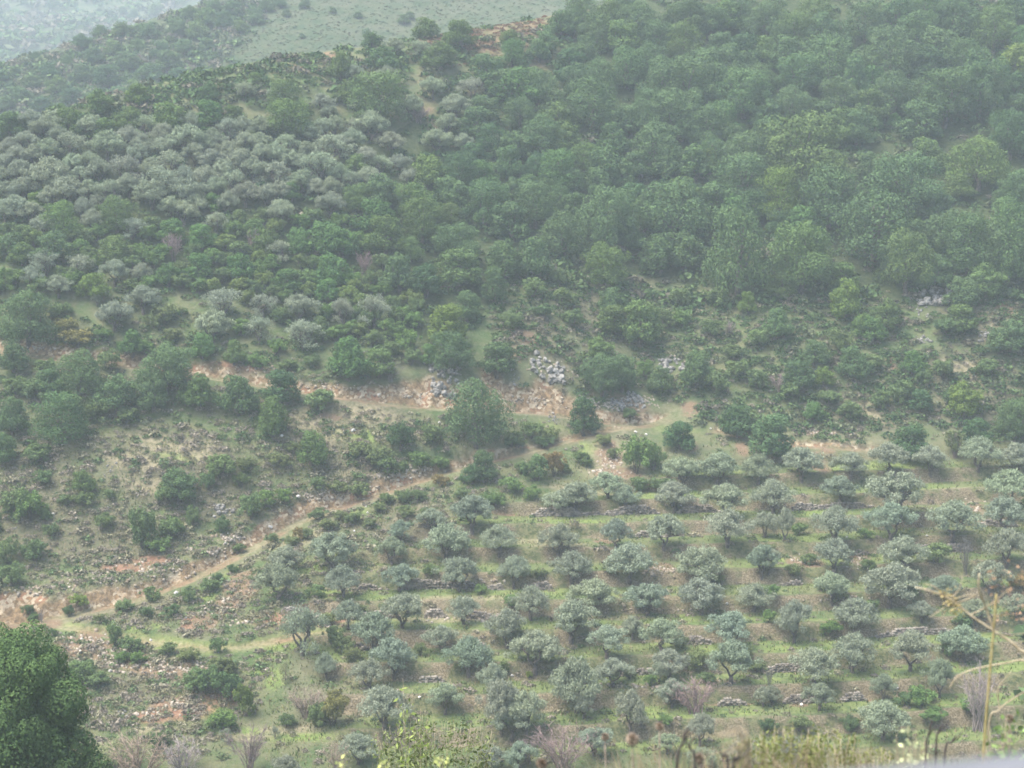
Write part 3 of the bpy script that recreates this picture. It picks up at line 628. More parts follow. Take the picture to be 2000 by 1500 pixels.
# ------------------------------------------------------------------ oaks: (u, top, foot, width, look)
oaks = """55 562 664 130 n|182 529 582 64 yy|45 471 505 54 y|259 640 684 62 g|157 677 742 110 n|325 667 740 120 n|395 646 700 54 g|458 660 712 50 y|231 726 796 92 n|301 723 802 70 n|388 723 798 78 y|465 726 810 84 n|535 765 852 64 y|549 716 788 80 d
119 758 868 122 p|28 660 725 62 n|98 716 760 62 n|24 772 848 72 n|7 842 908 54 n|609 835 910 66 y|164 915 962 52 y|350 908 958 84 n|682 650 742 92 g|898 490 558 86 y|986 473 543 64 n|874 586 676 84 yy|912 562 628 62 n
965 525 592 46 n|1178 480 558 92 ol|1196 555 616 62 n|1252 576 676 88 y|1196 590 650 72 y|881 639 725 96 n|972 660 732 84 n|839 667 714 42 g|678 656 732 80 g|741 674 732 72 y|1171 653 697 62 y|1175 685 763 102 n|1213 681 763 62 n
1287 709 768 58 n|930 728 874 140 n|1140 767 851 70 d|783 817 875 60 d|944 873 942 62 n|923 901 942 52 d|1330 817 874 72 d|1360 677 757 78 n|1559 695 753 78 n|1667 670 742 82 n|1608 712 758 46 yy|1590 660 704 62 n|1461 565 614 42 yy
1650 539 624 70 yy|1730 579 648 72 y|1699 614 662 62 g|1517 597 662 74 n|1443 402 576 130 p|1566 445 574 112 y|1769 460 572 108 y|1888 420 540 112 n|1965 350 553 104 p|1874 590 650 68 y|1783 681 725 58 g|1972 621 672 82 n|1881 740 816 78 yy
1797 758 795 52 d|1783 824 876 84 d|1905 814 854 72 d|1982 775 862 92 n|1506 800 896 94 n|1440 782 830 82 d|1587 782 820 44 g|193 172 228 57 y|137 210 262 67 y|47 228 262 42 n|270 161 206 52 ol|20 217 248 62 n|406 158 199 44 n|497 140 164 30 y
556 150 184 82 y|332 196 228 72 ol|255 206 237 62 y|409 192 242 67 g|455 203 232 47 y|560 188 240 100 ol|210 228 262 62 y|392 229 262 42 g|563 234 262 52 n|70 374 412 37 yy|227 378 440 88 y|122 388 440 92 ol|416 374 416 46 g|570 353 394 46 g|336 423 454 62 g
497 423 464 52 y|392 434 475 62 g|630 427 475 86 g|521 444 492 66 y|105 448 492 82 n|45 472 503 46 g|21 451 492 62 n|227 455 500 72 y|832 38 69 44 y|900 45 88 58 y|996 60 90 36 y|727 65 94 38 n|1122 7 74 37 n|1052 80 115 47 n|1066 63 92 44 n
1140 77 136 56 n|860 87 130 62 y|748 95 136 52 n|737 150 213 114 y|681 161 202 46 y|664 105 156 36 y|930 213 273 62 n|695 304 339 46 y|947 112 171 72 n|986 140 199 67 n|1052 140 213 77 n|1136 133 185 87 n|1224 98 160 87 p|1297 119 185 97 n|1157 161 227 112 n
1315 182 248 102 n|1087 206 255 67 y|1017 196 255 77 n|944 192 230 62 n|1060 231 304 82 n|1105 245 304 62 y|1196 245 300 72 n|1280 241 311 102 n|1182 290 339 77 n|1000 262 318 67 n|895 301 360 82 d|832 308 367 72 ol|996 290 353 52 b|940 318 367 62 g|1080 325 374 62 n
1115 332 381 52 n|1168 329 381 52 n|1217 318 374 52 n|1035 346 388 62 n|744 346 405 82 n|811 364 423 92 y|947 357 440 97 b|1045 364 444 92 n|1189 374 493 102 n|1315 357 458 134 n|1119 381 420 62 n|1262 381 451 62 n|737 395 458 77 g|825 392 479 87 y|755 427 500 77 y
895 441 503 87 n|1101 420 503 92 n|1224 427 493 62 n|667 448 493 62 g|1335 45 118 72 y|1412 70 118 62 n|1489 77 125 62 y|1342 3 55 82 n|1415 7 66 62 y|1496 10 73 77 n|1587 3 48 82 y|1688 14 73 82 n|1790 31 84 82 n|1940 21 101 82 y|1867 7 66 82 n|1608 35 87 82 n|1429 94 143 82 n
1615 80 143 112 n|1737 63 118 112 n|1555 115 192 87 b|1450 143 220 102 p|1342 119 185 112 n|1545 175 241 82 n|1667 101 206 62 n|1744 150 227 92 n|1846 147 248 102 n|1909 115 230 92 b|1982 94 153 62 yy|1982 150 213 62 d|1881 84 150 82 n|1601 203 248 62 n|1380 213 283 92 n
1331 203 276 72 n|1573 235 318 172 y|1464 266 353 82 n|1608 304 339 52 yy|1709 227 255 32 g|1748 224 250 32 g|1811 224 255 37 g|1807 276 325 67 y|1909 280 374 112 ol|1972 227 311 82 d|1695 304 353 67 n|1387 294 339 32 yy|1447 311 392 112 n|1517 336 437 87 yy|1615 332 430 132 n
1772 311 409 132 b|1874 346 381 52 y|1986 343 423 82 n|1709 374 503 164 n|1335 357 458 102 y|1433 385 423 72 g|1527 416 454 52 n|1825 374 437 72 n|1853 420 500 102 n|1755 458 540 92 n|1570 451 545 92 y|1958 437 552 102 n|1245 10 60 80 n|1165 30 80 70 n|1190 5 45 60 y|1280 45 100 70 n|1080 180 225 60 n
1230 210 262 70 n|1250 300 345 60 n|1300 290 345 70 n|1640 160 215 80 n|1500 235 290 70 n|880 350 405 70 n|1000 400 470 80 n|650 500 560 60 g|580 440 500 62 g|470 490 550 64 g|390 490 550 60 g|330 510 560 56 g|560 520 570 60 g|640 540 590 56 g|780 500 570 66 n|830 520 580 60 d|1040 470 545 74 n|1290 460 530 80 n"""
for ln in oaks.replace('\n', '|').split('|'):
    f = ln.split(); u, a, b, w = map(float, f[:4])
    big = w / F * np.linalg.norm(ground_at_pixel(u, b)) > 5.6
    plant('oak', OAKS if big else SMALLOAKS, u, a, b, w, f[4], grp='oaks on the hillside')
# the big tree near at lower left: closer to the viewer, on the near side of the valley
p = pix_dir(40, 1560); p = p / math.hypot(p[0], p[1]) * 84; zt = pix_dir(72, 1228); zt = zt / math.hypot(zt[0], zt[1]) * 84
gz = float(ground_z(p[0], p[1])); NEAR = make_oak(911, W=8.4, Hh=10.0, leaf=0.085, n=170000, nl=26, upright=0.5, rs=0.66); measured(NEAR)
nt_ = plant('oak', [NEAR], 40, 1228, 1228 + (zt[2] - gz) / 84 * F * 1.0, 330, 'nd', origin=(p[0], p[1], gz), grp=None)

# ------------------------------------------------------------------ shrubs and bare bushes
shr = """626 758 802 62 n|245 793 828 46 n|406 919 958 36 b|325 590 630 54 m|846 828 865 52 n|1038 821 855 52 n|1073 831 866 47 m|1010 838 874 42 n|1049 884 938 52 b|1080 877 930 46 r|1245 849 925 62 g|1275 860 918 50 g|1178 847 869 38 m|1196 873 895 28 m
1231 796 819 34 d|1863 838 890 37 m|690 1262 1290 40 m|310 1430 1460 40 d|330 940 985 54 n|75 865 900 60 n|35 950 1010 66 n|60 955 1015 62 g|88 990 1018 26 b|165 960 990 40 n|130 965 985 36 n|85 915 948 34 b|205 1000 1022 44 n|280 990 1072 62 n|335 1008 1052 52 n|310 1050 1080 46 g|15 1048 1100 50 n|70 1052 1096 50 n|25 1098 1145 52 n
100 1022 1048 34 n|375 985 1030 30 n|435 1005 1040 34 d|490 960 1015 50 n|520 955 990 40 g|553 950 985 34 g|215 955 975 24 n|430 885 930 60 n|470 920 950 40 n|368 1145 1175 34 n|293 1145 1175 40 n|243 1170 1195 40 n|285 1185 1205 30 d|340 1178 1200 30 d|65 1196 1212 24 b|55 1180 1200 24 n|135 1180 1204 24 d|225 1218 1262 34 n|255 1240 1268 50 n|240 1270 1294 34 g|268 1272 1295 30 g|327 1254 1276 36 n|103 1226 1242 18 d
425 1246 1275 34 b|370 1265 1290 44 m|440 1280 1300 60 m|160 1290 1330 60 n|190 1310 1335 50 n|400 1300 1355 70 d|450 1308 1370 60 d|380 1310 1350 50 n|435 1385 1412 60 g|480 1330 1400 40 ol|650 1345 1415 60 br|620 1370 1418 50 n|560 1390 1420 40 n|465 1060 1080 30 n|452 1102 1116 26 d|425 1118 1135 22 d|410 1128 1155 40 n|195 1198 1215 30 m|740 980 1000 30 m|690 1000 1020 36 n|665 995 1012 34 m|620 990 1015 40 n|640 1012 1030 40 m|585 1028 1055 30 r
720 1010 1030 30 m|755 960 985 30 n|790 955 978 40 n|820 955 975 36 n|790 985 1010 40 m|830 990 1012 30 n|860 925 950 34 r|900 950 975 36 n|600 1030 1052 26 m|570 1045 1066 30 m|530 1040 1062 28 n|1000 930 960 50 g|1040 945 975 40 g|970 960 990 40 g|1020 900 925 40 n|1100 900 925 30 n|1140 880 905 40 n|1145 895 912 24 n|1300 600 640 50 n|1390 620 660 50 n|1430 670 700 50 n|1330 600 640 40 g|1400 560 600 50 n
1330 560 600 50 n|1480 640 680 50 n|1440 700 740 50 n|1480 720 760 50 n|1400 720 770 50 n|1260 700 740 36 g|1100 560 600 46 n|1060 590 620 40 d|1120 600 640 46 n|1000 600 640 50 n|1040 540 580 50 n|1090 520 560 40 n|1700 690 730 50 n|1720 760 800 40 n|1840 700 740 50 n|1800 720 750 40 n|1860 760 790 40 d|1930 700 730 50 n|1680 610 660 40 g|1640 640 690 50 n|1620 760 790 50 n|1660 780 820 50 n|1850 620 650 60 d|1760 740 790 50 n|1950 650 690 50 n|1540 740 780 50 n
30 735 770 50 n|60 740 780 60 n|150 770 810 50 n|190 780 820 50 n|215 680 720 60 n|90 700 730 46 n|500 690 720 40 g|560 700 720 40 n|610 690 715 40 n|760 620 660 50 g|800 640 690 50 g|720 600 640 44 n|330 470 500 1 n|340 640 665 40 m|300 610 640 40 m|150 640 670 60 br|130 620 650 50 br|120 590 620 50 n|340 690 720 50 g|200 640 665 40 g|280 660 690 50 g|620 640 670 50 n|540 660 690 40 g|470 620 655 40 g|575 860 880 40 m|545 880 905 50 m|700 860 890 50 m|740 870 900 60 m|620 930 950 40 n|660 935 955 50 m|700 940 958 50 m
480 890 920 40 m|760 890 920 60 n|820 880 910 50 g|860 890 915 40 g|1000 850 870 36 d|1060 850 868 40 d|950 960 985 30 g|1290 930 955 50 n|1250 930 960 46 n|1510 1140 1165 30 g|1560 1020 1045 34 g|1690 1030 1050 34 g|1580 1080 1100 36 n|1700 1090 1120 36 n|1830 1060 1090 60 n|1620 1210 1235 50 g|1780 1140 1165 36 n|1880 1200 1220 40 d|1550 1100 1120 36 m|1500 1190 1215 30 g|1270 1315 1340 30 g|1300 1395 1412 30 g|1230 1300 1326 30 m|1380 1310 1335 40 n|1900 1360 1395 50 g|1800 1340 1370 60 g|1820 1380 1410 50 g|1770 1350 1380 40 d|1660 1395 1425 40 d
1560 1395 1425 50 m|1500 1400 1430 40 d|1850 1250 1280 30 g|1480 1290 1310 36 m|1450 1260 1290 40 m|1360 1270 1310 50 m|1100 1330 1360 30 m|900 1290 1310 30 m|820 1255 1280 30 m|840 1100 1125 30 n|700 1180 1200 34 m|620 1140 1165 36 n|940 1140 1160 30 g|1000 1160 1185 36 g|980 1290 1315 30 n|670 1240 1275 46 m|650 1220 1260 40 n|640 1195 1210 40 m|1330 1240 1262 40 m|1400 1120 1140 30 m|1640 1150 1165 36 m|1500 1060 1085 36 m|1250 1170 1190 30 m|1050 1110 1125 30 m|880 1120 1135 30 m|1190 1095 1120 30 m|1700 1170 1190 40 n|1990 1120 1150 40 r"""
for ln in shr.replace('\n', '|').split('|'):
    f = ln.split(); u, a, b, w = map(float, f[:4])
    if w > 5: plant('bush', BUSHES, u, a, b, w * 1.05, f[4], grp='shrubs on the slopes')
for (u, a, b, w, lk, pi) in [(340, 452, 508, 44, 'm', 0), (493, 445, 488, 32, 'm', 1), (712, 488, 536, 48, 'pu', 2), (762, 695, 742, 54, 'n', 3), (1520, 726, 762, 46, 'm', 0), (1422, 625, 656, 36, 'm', 2),
                             (818, 200, 238, 46, 'm', 1), (275, 1425, 1515, 130, 'tan', 0), (357, 1440, 1515, 90, 'wh', 1), (487, 1405, 1515, 90, 'm', 2), (1100, 1398, 1482, 140, 'm', 3), (1357, 1322, 1392, 90, 'm', 0),
                             (1910, 1292, 1428, 86, 'wh', 2), (600, 1330, 1385, 90, 'tan', 3), (660, 1440, 1515, 60, 'tan', 0), (1030, 1440, 1490, 50, 'm', 1), (1865, 842, 893, 36, 'm', 2), (81, 1188, 1216, 14, 'n', 0), (1885, 1045, 1120, 26, 'd', 1), (1502, 1290, 1345, 16, 'd', 3), (420, 1400, 1430, 1, 'n', 1)]:
    if w > 5: plant('bare', [BARES[pi]], u, a, b, w, lk, grp='bare shrubs')
yb_ = plant('bush', BUSHES, 153, 1158, 1182, 42, 'yy', grp=None); YB2 = plant('bush', BUSHES, 1033, 1310, 1323, 16, 'yy', grp=None)

# fill the gaps in the canopy: wherever the photo shows closed wood or thicket and nothing stands yet
def px_inside(poly, u, v):
    c = False; j = len(poly) - 1
    for i in range(len(poly)):
        xi, yi = poly[i]; xj, yj = poly[j]
        if (yi > v) != (yj > v) and u < (xj - xi) * (v - yi) / (yj - yi) + xi: c = not c
        j = i
    return c
cov = np.zeros((150, 200), bool); vv_, uu_ = np.mgrid[0:150, 0:200] * 10 + 5
def cover(t): cov[((uu_ - t['u']) / (t['w'] * 0.46 + 1)) ** 2 + ((vv_ - t['v']) / (t['h'] * 0.52 + 1)) ** 2 < 1] = True
for t in THINGS: cover(t)
n_oak = sum(t['kind'] == 'oak' for t in THINGS); n_bush = sum(t['kind'] == 'bush' for t in THINGS)
dense = [(960, 130), (1140, 15), (1160, -10), (2010, -10), (2010, 215), (1860, 235), (1680, 225), (1640, 330), (1700, 380), (2010, 380), (2010, 560), (1780, 560), (1500, 560), (1300, 500), (1130, 480), (1000, 500), (700, 480), (700, 380), (870, 300)]
thick = [(-10, 440), (250, 440), (420, 430), (640, 400), (720, 480), (820, 560), (820, 700), (640, 660), (420, 560), (250, 560), (-10, 560)]
fr_ = random.Random(11)
for _ in range(9000):
    if n_oak >= 298: break
    u, v = fr_.uniform(-10, 2010), fr_.uniform(5, 560)
    iu, iv = min(199, max(0, int(u / 10))), int(v / 10)
    if cov[iv, iu] or not px_inside(dense, u, v): continue
    w = fr_.uniform(55, 85) if u > 1000 else fr_.uniform(45, 65)
    plant('oak', SMALLOAKS + OAKS[:3], u, v - 22, v + 26, w, fr_.choice('nnnydg'), grp='oaks on the hillside'); cover(THINGS[-1]); n_oak += 1
n_ol = sum(t['kind'] == 'olive' for t in THINGS)
for _ in range(6000):
    if n_ol >= 298: break
    u, v = fr_.uniform(-10, 720), fr_.uniform(235, 430)
    iu, iv = min(199, max(0, int(u / 10))), int(v / 10)
    if cov[iv, iu] or v > 440 - 0.1 * u: continue
    plant('olive', OLIVES, u, v - 22, v + 24, fr_.uniform(44, 62), fr_.choice('npp'), grp='olive trees on the upper hillside'); cover(THINGS[-1]); n_ol += 1
for _ in range(6000):
    if n_bush >= 298: break
    u, v = fr_.uniform(-10, 900), fr_.uniform(400, 700)
    iu, iv = min(199, max(0, int(u / 10))), int(v / 10)
    if cov[iv, iu] or not px_inside(thick, u, v): continue
    plant('bush', BUSHES, u, v - 16, v + 18, fr_.uniform(36, 54), fr_.choice('ggnny'), grp='shrubs on the slopes'); cover(THINGS[-1]); n_bush += 1
print('trees', {k: sum(t['kind'] == k for t in THINGS) for k in NAMES})
# ------------------------------------------------------------------ masses: undergrowth, heath cushions, grass, far woods
def proto_clumps(seed, n, q, leaf, flat=0.7):
    rng = np.random.default_rng(seed); out = []
    for _ in range(n):
        d = unit(rng.normal(size=(q, 3)) + [0, 0, 0.5]); d[:, 2] = np.abs(d[:, 2])
        P = d * (rng.uniform(0.6, 1.0, (q, 1)) + 0.25 * vnoise(d[:, :1] * 3 + rng.uniform(0, 9), d[:, 1:2] * 3)) * [1, 1, flat]
        v, f = leaf_quads(P, unit(d * 1.0 + rng.normal(size=P.shape)), rng, leaf, 1.7); out.append((v, rng.uniform(0, 1, q).repeat(4)))
    return out

def scatter_mass(name, label, pts, sizes, tints, protos, mat, zs=1.0):
    Vs, Ts, Cs = [], [], []
    rng = np.random.default_rng(3)
    z = ground_z(pts[:, 0], pts[:, 1])
    for i in range(len(pts)):
        v, t = protos[i % len(protos)]; a = rng.uniform(0, 6.28); c, s_ = math.cos(a), math.sin(a); S = sizes[i]
        w = v @ np.array([[c, s_, 0], [-s_, c, 0], [0, 0, zs]]) * S + [pts[i, 0], pts[i, 1], z[i] - 0.05 * S]
        Vs.append(w); Ts.append(t); Cs.append(np.tile(tints[i], (len(v), 1)))
    V_ = np.concatenate(Vs); me = mk_mesh(name, V_, np.arange(len(V_)).reshape(-1, 4), mat, attrs=dict(tone=np.concatenate(Ts)), colors=dict(tint=np.concatenate(Cs)))
    return tag(obj(name, me), label, kind='stuff')

rng = np.random.default_rng(42)
def rand_px(n, ulo, uhi, vlo, vhi, keep):
    out = []
    while len(out) < n:
        u, v = rng.uniform(ulo, uhi), rng.uniform(vlo, vhi)
        if keep(u, v):
            g = ground_at_pixel(u, v)
            if g[1] > 292: continue
            out.append((g[0] + rng.normal() * .3, g[1] + rng.normal() * 1.0))
    return np.array(out)

CRAGS = [(862, 745, 50, 32), (1070, 722, 50, 28), (1003, 728, 20, 22), (1838, 574, 48, 30), (1806, 598, 22, 28), (1807, 662, 22, 14), (1926, 660, 26, 16), (212, 918, 16, 18), (31, 1018, 18, 18), (1240, 780, 40, 22), (1210, 795, 34, 16), (1190, 900, 46, 46), (1080, 815, 16, 14), (435, 1000, 26, 16), (1310, 715, 36, 16)]
def near_crag(p):
    u, v = to_pixel(p[:, 0], p[:, 1], ground_z(p[:, 0], p[:, 1])); m = np.zeros(len(p), bool)
    for (a, b, c, d) in CRAGS: m |= ((u - a) / c) ** 2 + ((v - b) / d) ** 2 < 1
    return m
PC = proto_clumps(1, 14, 60, 0.36); PS = proto_clumps(2, 12, 30, 0.55)
def near_track(p, dmin=1.9):
    x, y = p[:, 0], p[:, 1]; m = np.zeros(len(p), bool)
    for k, dm in (('low', 1.5), ('up', 1.3), ('path', 1.1), ('right', 1.0)): m |= poly_field(tracks[k]['P'], x, y)[0] < dm
    m |= grid_val(CUTF, x, y) > 0.35
    return m
heathz = [(-40, 700), (200, 640), (560, 700), (860, 790), (1100, 800), (1300, 830), (1250, 860), (1060, 900), (560, 1270), (440, 1460), (-40, 1460)]
h2z = [(960, 540), (1110, 520), (1350, 570), (1780, 570), (2040, 560), (2040, 850), (1400, 860), (1300, 780), (960, 760)]
p = np.concatenate([rand_px(5200, -40, 1300, 640, 1460, lambda u, v: px_inside(heathz, u, v)), rand_px(1600, 960, 2040, 520, 860, lambda u, v: px_inside(h2z, u, v)),
                    rand_px(800, 560, 2040, 900, 1480, lambda u, v: True)]); p = p[~near_track(p)]; p = p[~near_crag(p)]
tc = np.array([(0.185, 0.160, 0.125), (0.165, 0.155, 0.095), (0.100, 0.135, 0.060), (0.085, 0.125, 0.055), (0.20, 0.185, 0.125)])
sz = rng.uniform(0.2, 0.55, len(p)) * np.where(rng.random(len(p)) < .1, 1.6, 1.0)
scatter_mass('heath_cushions', 'low grey-brown heath cushions dotted over the open slopes', p, sz, tc[rng.choice(5, len(p), p=[.3, .28, .12, .10, .20])] * rng.uniform(1.1, 1.6, (len(p), 1)), PC, M['scrub'], 0.85)
undz = [(-40, 215), (300, 150), (640, 85), (860, 20), (1100, -20), (1120, -40), (2040, -40), (2040, 640), (1300, 600), (980, 560), (900, 700), (400, 720), (-40, 690)]
p = np.concatenate([rand_px(2900, -40, 2040, -40, 740, lambda u, v: px_inside(undz, u, v)), rand_px(1700, 960, 2040, 520, 860, lambda u, v: px_inside(h2z, u, v)), rand_px(150, -40, 960, 660, 900, lambda u, v: True), rand_px(380, -40, 840, -20, 270, lambda u, v: abs(v - (262 - 0.235 * u)) < 45)]); p = p[~near_crag(p)]; p = p[~near_track(p)]
tu = np.array([(0.075, 0.125, 0.050), (0.100, 0.150, 0.060), (0.125, 0.145, 0.080), (0.165, 0.150, 0.110)])
scatter_mass('undergrowth', 'dark green undergrowth filling the gaps between the hillside trees', p, np.where(p[:, 1] > 205, rng.uniform(0.45, 1.6, len(p)) ** 1.2, rng.uniform(0.4, 1.0, len(p))), tu[rng.choice(4, len(p), p=[.4, .33, .17, .1])], PC, M['scrub'], 0.9)

p = rand_px(420, 800, 1130, -20, 120, lambda u, v: abs(v - (105 - 0.27 * (u - 800))) < 42)
scatter_mass('bracken', 'rusty brown dead bracken on the bare ridge top', p, rng.uniform(0.25, 0.7, len(p)), np.array([(0.20, 0.115, 0.075), (0.17, 0.125, 0.085), (0.12, 0.13, 0.06)])[rng.choice(3, len(p), p=[.5, .3, .2])], PC, M['scrub'], 0.8)
p = np.concatenate([rand_px(420, 2020, 2560, -40, 860, lambda u, v: True), rand_px(420, -540, -30, 300, 1460, lambda u, v: True), rand_px(150, 2030, 2560, 860, 1460, lambda u, v: True)])
scatter_mass('hillside_thicket', 'thicket and trees carrying the wooded hillside on past both sides of the view', p, rng.uniform(1.2, 2.9, len(p)), tu[rng.choice(3, len(p))], PC, M['scrub'], 1.0)
# grass blades
def grass(name, label, pts, hgt, tints, wid=0.03, lean=0.35, per=7, rad=0.18):
    n = len(pts) * per; r = np.random.default_rng(8); k = np.repeat(np.arange(len(pts)), per)
    b = np.column_stack([pts[k, 0] + r.normal(size=n) * rad, pts[k, 1] + r.normal(size=n) * rad]); z = ground_z(b[:, 0], b[:, 1]) - 0.02
    B = np.column_stack([b, z]); h = hgt[k] * r.uniform(.6, 1.2, n); d = np.column_stack([r.normal(size=(n, 2)) * lean, np.ones(n)]); d = unit(d) * h[:, None]
    sdir = unit(np.column_stack([r.normal(size=(n, 2)), np.zeros(n)])) * (wid * r.uniform(.6, 1.4, n))[:, None]
    mid = B + d * 0.55; tip = B + d * [1.15, 1.15, 1] + np.column_stack([r.normal(size=(n, 2)) * .1 * h[:, None], np.zeros(n)])
    V_ = np.stack([B - sdir, B + sdir, mid + sdir * .7, tip, mid - sdir * .7], 1)
    V_ = V_[:, [0, 1, 2, 4, 4, 2, 3, 3]].reshape(-1, 3)   # two quads a blade (second tapers to the tip)
    V_ = V_.reshape(-1, 4, 3); V_[1::2, 3] = V_[1::2, 2] + 1e-4; V_ = V_.reshape(-1, 3)
    me = mk_mesh(name, V_, np.arange(len(V_)).reshape(-1, 4), M['scrub'], attrs=dict(tone=r.uniform(0, 1, n).repeat(8)), colors=dict(tint=tints[k].repeat(8, 0)))
    return tag(obj(name, me), label, kind='stuff')
p = rand_px(9000, 520, 2040, 860, 1500, lambda u, v: True); p = np.concatenate([p, rand_px(3500, -40, 1200, 820, 1500, lambda u, v: px_inside(heathz, u, v))]); p = p[~near_track(p)]; p = p[~near_crag(p)]; p = p[grid_val(RISEF, p[:, 0], p[:, 1]) < 0.25]
gt = np.array([(0.13, 0.175, 0.05), (0.20, 0.20, 0.085), (0.24, 0.20, 0.12), (0.09, 0.13, 0.04)])
grass('terrace_grass', 'short green and straw coloured grass on the terraces', p, rng.uniform(0.12, 0.4, len(p)), gt[rng.choice(4, len(p))], wid=0.05, per=5, rad=0.3)

# the hill behind: its trees one by one, the farthest wood as a mass
far_px = [(0, 150, 26), (14, 205, 40), (40, 185, 40), (62, 160, 36), (80, 205, 40), (95, 138, 40), (112, 168, 50), (130, 120, 34), (140, 190, 46), (160, 82, 40), (165, 145, 52), (185, 110, 40), (196, 62, 34),
          (210, 150, 60), (222, 95, 40), (240, 60, 44), (250, 120, 50), (262, 30, 30), (270, 90, 36), (290, 60, 40), (292, 145, 56), (305, 20, 34), (318, 100, 44), (330, 122, 60), (345, 55, 46), (350, 150, 46),
          (360, 92, 40), (372, 25, 36), (385, 60, 48), (402, 35, 50), (404, 88, 36), (420, 12, 34), (440, 42, 50), (456, 20, 44), (470, 52, 34), (500, 30, 36), (520, 12, 34), (548, 4, 30), (20, 110, 26), (8, 240, 40), (60, 240, 44),
          (110, 228, 40), (176, 200, 50), (232, 190, 54), (265, 172, 44), (220, 215, 40), (300, 178, 50), (500, 38, 30), (790, 38, 26), (716, 62, 20), (800, 30, 20), (595, 8, 24), (342, 180, 46), (30, 140, 24), (70, 110, 24), (325, 0, 30), (240, 20, 20), (560, 26, 20), (590, 70, 16), (460, 84, 16), (420, 108, 18), (650, 20, 16), (700, 30, 18)]
for (u, v, w) in far_px:
    g = ground_at_pixel(u, v + w * 0.35, 290)
    plant('oak', SMALLOAKS, u, v - w * 0.4, v + w * 0.38, w * 1.05, prng.choice('nnnyd'), origin=g, grp='trees on the hill behind')
    THINGS[-1]['o'].name = 'hill_tree'; THINGS[-1]['kind'] = 'hill'
woodz = [(-60, 260), (-60, 120), (20, 110), (300, -30), (560, -30), (520, 30), (400, 150), (330, 200)]
p = []
while len(p) < 900:
    u, v = rng.uniform(-60, 560), rng.uniform(-30, 260)
    if px_inside(woodz, u, v): p.append(ground_at_pixel(u, v, 290)[:2] + rng.normal(size=2) * 2)
p = np.array(p); scatter_mass('wooded_hillside', 'small trees and bushes covering the hill behind the near ridge', p, rng.uniform(1.0, 2.6, len(p)), tu[rng.choice(4, len(p))] * 1.1, PC, M['scrub'], 0.95)
p = []
while len(p) < 2200:
    y = rng.uniform(480, 1000); x = y * rng.uniform(-0.36, -0.14); p.append((x, y))
p = np.array(p); scatter_mass('far_wood', 'hazy blue-green scrub on the farthest hill', p, rng.uniform(2.0, 6.0, len(p)), tu[rng.choice(4, len(p))], PS, M['scrub'], 0.9)
p = []
while len(p) < 4500:
    u, v = rng.uniform(330, 1120), rng.uniform(-30, 180)
    g = ground_at_pixel(u, v, 290)
    if g[1] > 292: p.append(g[:2] + rng.normal(size=2) * 1.5)
p = np.array(p); scatter_mass('hill_scrub', 'fine low scrub on the open slope behind the ridge', p, rng.uniform(0.15, 0.42, len(p)), tc[rng.choice([1, 2, 3], len(p))] * 0.62, PS, M['scrub'], 0.7)

# ------------------------------------------------------------------ stone walls of the terraces, one thing each
def stone_wall(pts, hgt, seed, label):
    """coursed stones along the foot of one terrace riser, between the two given ends"""
    rr = np.random.default_rng(seed); p0, p1 = ground_at_pixel(*pts[0]), ground_at_pixel(*pts[-1]); pm = ground_at_pixel(*pts[len(pts) // 2])
    k = round(float(grid_val(QF, pm[0], pm[1])) - 0.8) + 0.64; P = []; y = pm[1]
    xs = np.arange(p0[0], p1[0], 0.25); mid = int(np.argmin(abs(xs - pm[0]))); ys = np.zeros(len(xs))
    for rng_ in (range(mid, len(xs)), range(mid, -1, -1)):
        y = pm[1]; first = rng_[0] == mid
        for i in rng_:
            yy = np.linspace(y - (5 if i == mid else 0.5), y + (5 if i == mid else 0.5), 41); q = grid_val(QF, np.full(41, xs[i]), yy); y = yy[int(np.argmin(abs(q - k)))]; ys[i] = y
    P = np.column_stack([xs, ys - 0.12, ground_z(xs, ys - 0.3)]); P[:, 2] = np.convolve(np.pad(P[:, 2], 3, 'edge'), np.ones(7) / 7, 'valid')
    seg = np.hypot(np.diff(P[:, 0]), np.diff(P[:, 1])); cum = np.concatenate([[0], np.cumsum(seg)]); L = cum[-1]; o0 = P.mean(0); parts = []
    box = np.array([(-1, -1, -1), (1, -1, -1), (1, 1, -1), (-1, 1, -1), (-1, -1, 1), (1, -1, 1), (1, 1, 1), (-1, 1, 1)], float) * 0.5
    fc = np.array([(0, 3, 2, 1), (4, 5, 6, 7), (0, 1, 5, 4), (1, 2, 6, 5), (2, 3, 7, 6), (3, 0, 4, 7)]); n_ = int(L * 4) + 8; gone = fbm(np.arange(n_) * 1.0, np.zeros(n_), 11, 3, seed)
    z0 = -0.1
    while z0 < hgt:
        x = rr.uniform(0, .2); ch = rr.uniform(0.10, 0.19)
        while x < L:
            w = rr.uniform(0.12, 0.34)
            if z0 < hgt * min(1, 0.85 + gone[int(x * 4)] * 1.5) * min(1, .3 + x, .3 + (L - x)) and rr.random() > 0.04:
                c = np.array([np.interp(x, cum, P[:, k2]) for k2 in range(3)])
                b = box * [w * 1.02, 0.3, ch * 1.08] * (1 + rr.normal(size=(8, 1)) * 0.08) + rr.normal(size=(8, 3)) * 0.02
                an = rr.normal() * 0.12; ca, sa = math.cos(an), math.sin(an); b = b @ np.array([[ca, 0, sa], [0, 1, 0], [-sa, 0, ca]])
                parts.append((b + c - o0 + [0, rr.normal() * 0.04 + z0 * 0.12, z0 + ch / 2], fc))
            x += w
        z0 += ch
    v, f = join(parts); o = obj('stone_wall', mk_mesh('stone_wall', v, f, M['stone']), loc=o0)
    return tag(o, label, 'wall', 'dry stone terrace walls')
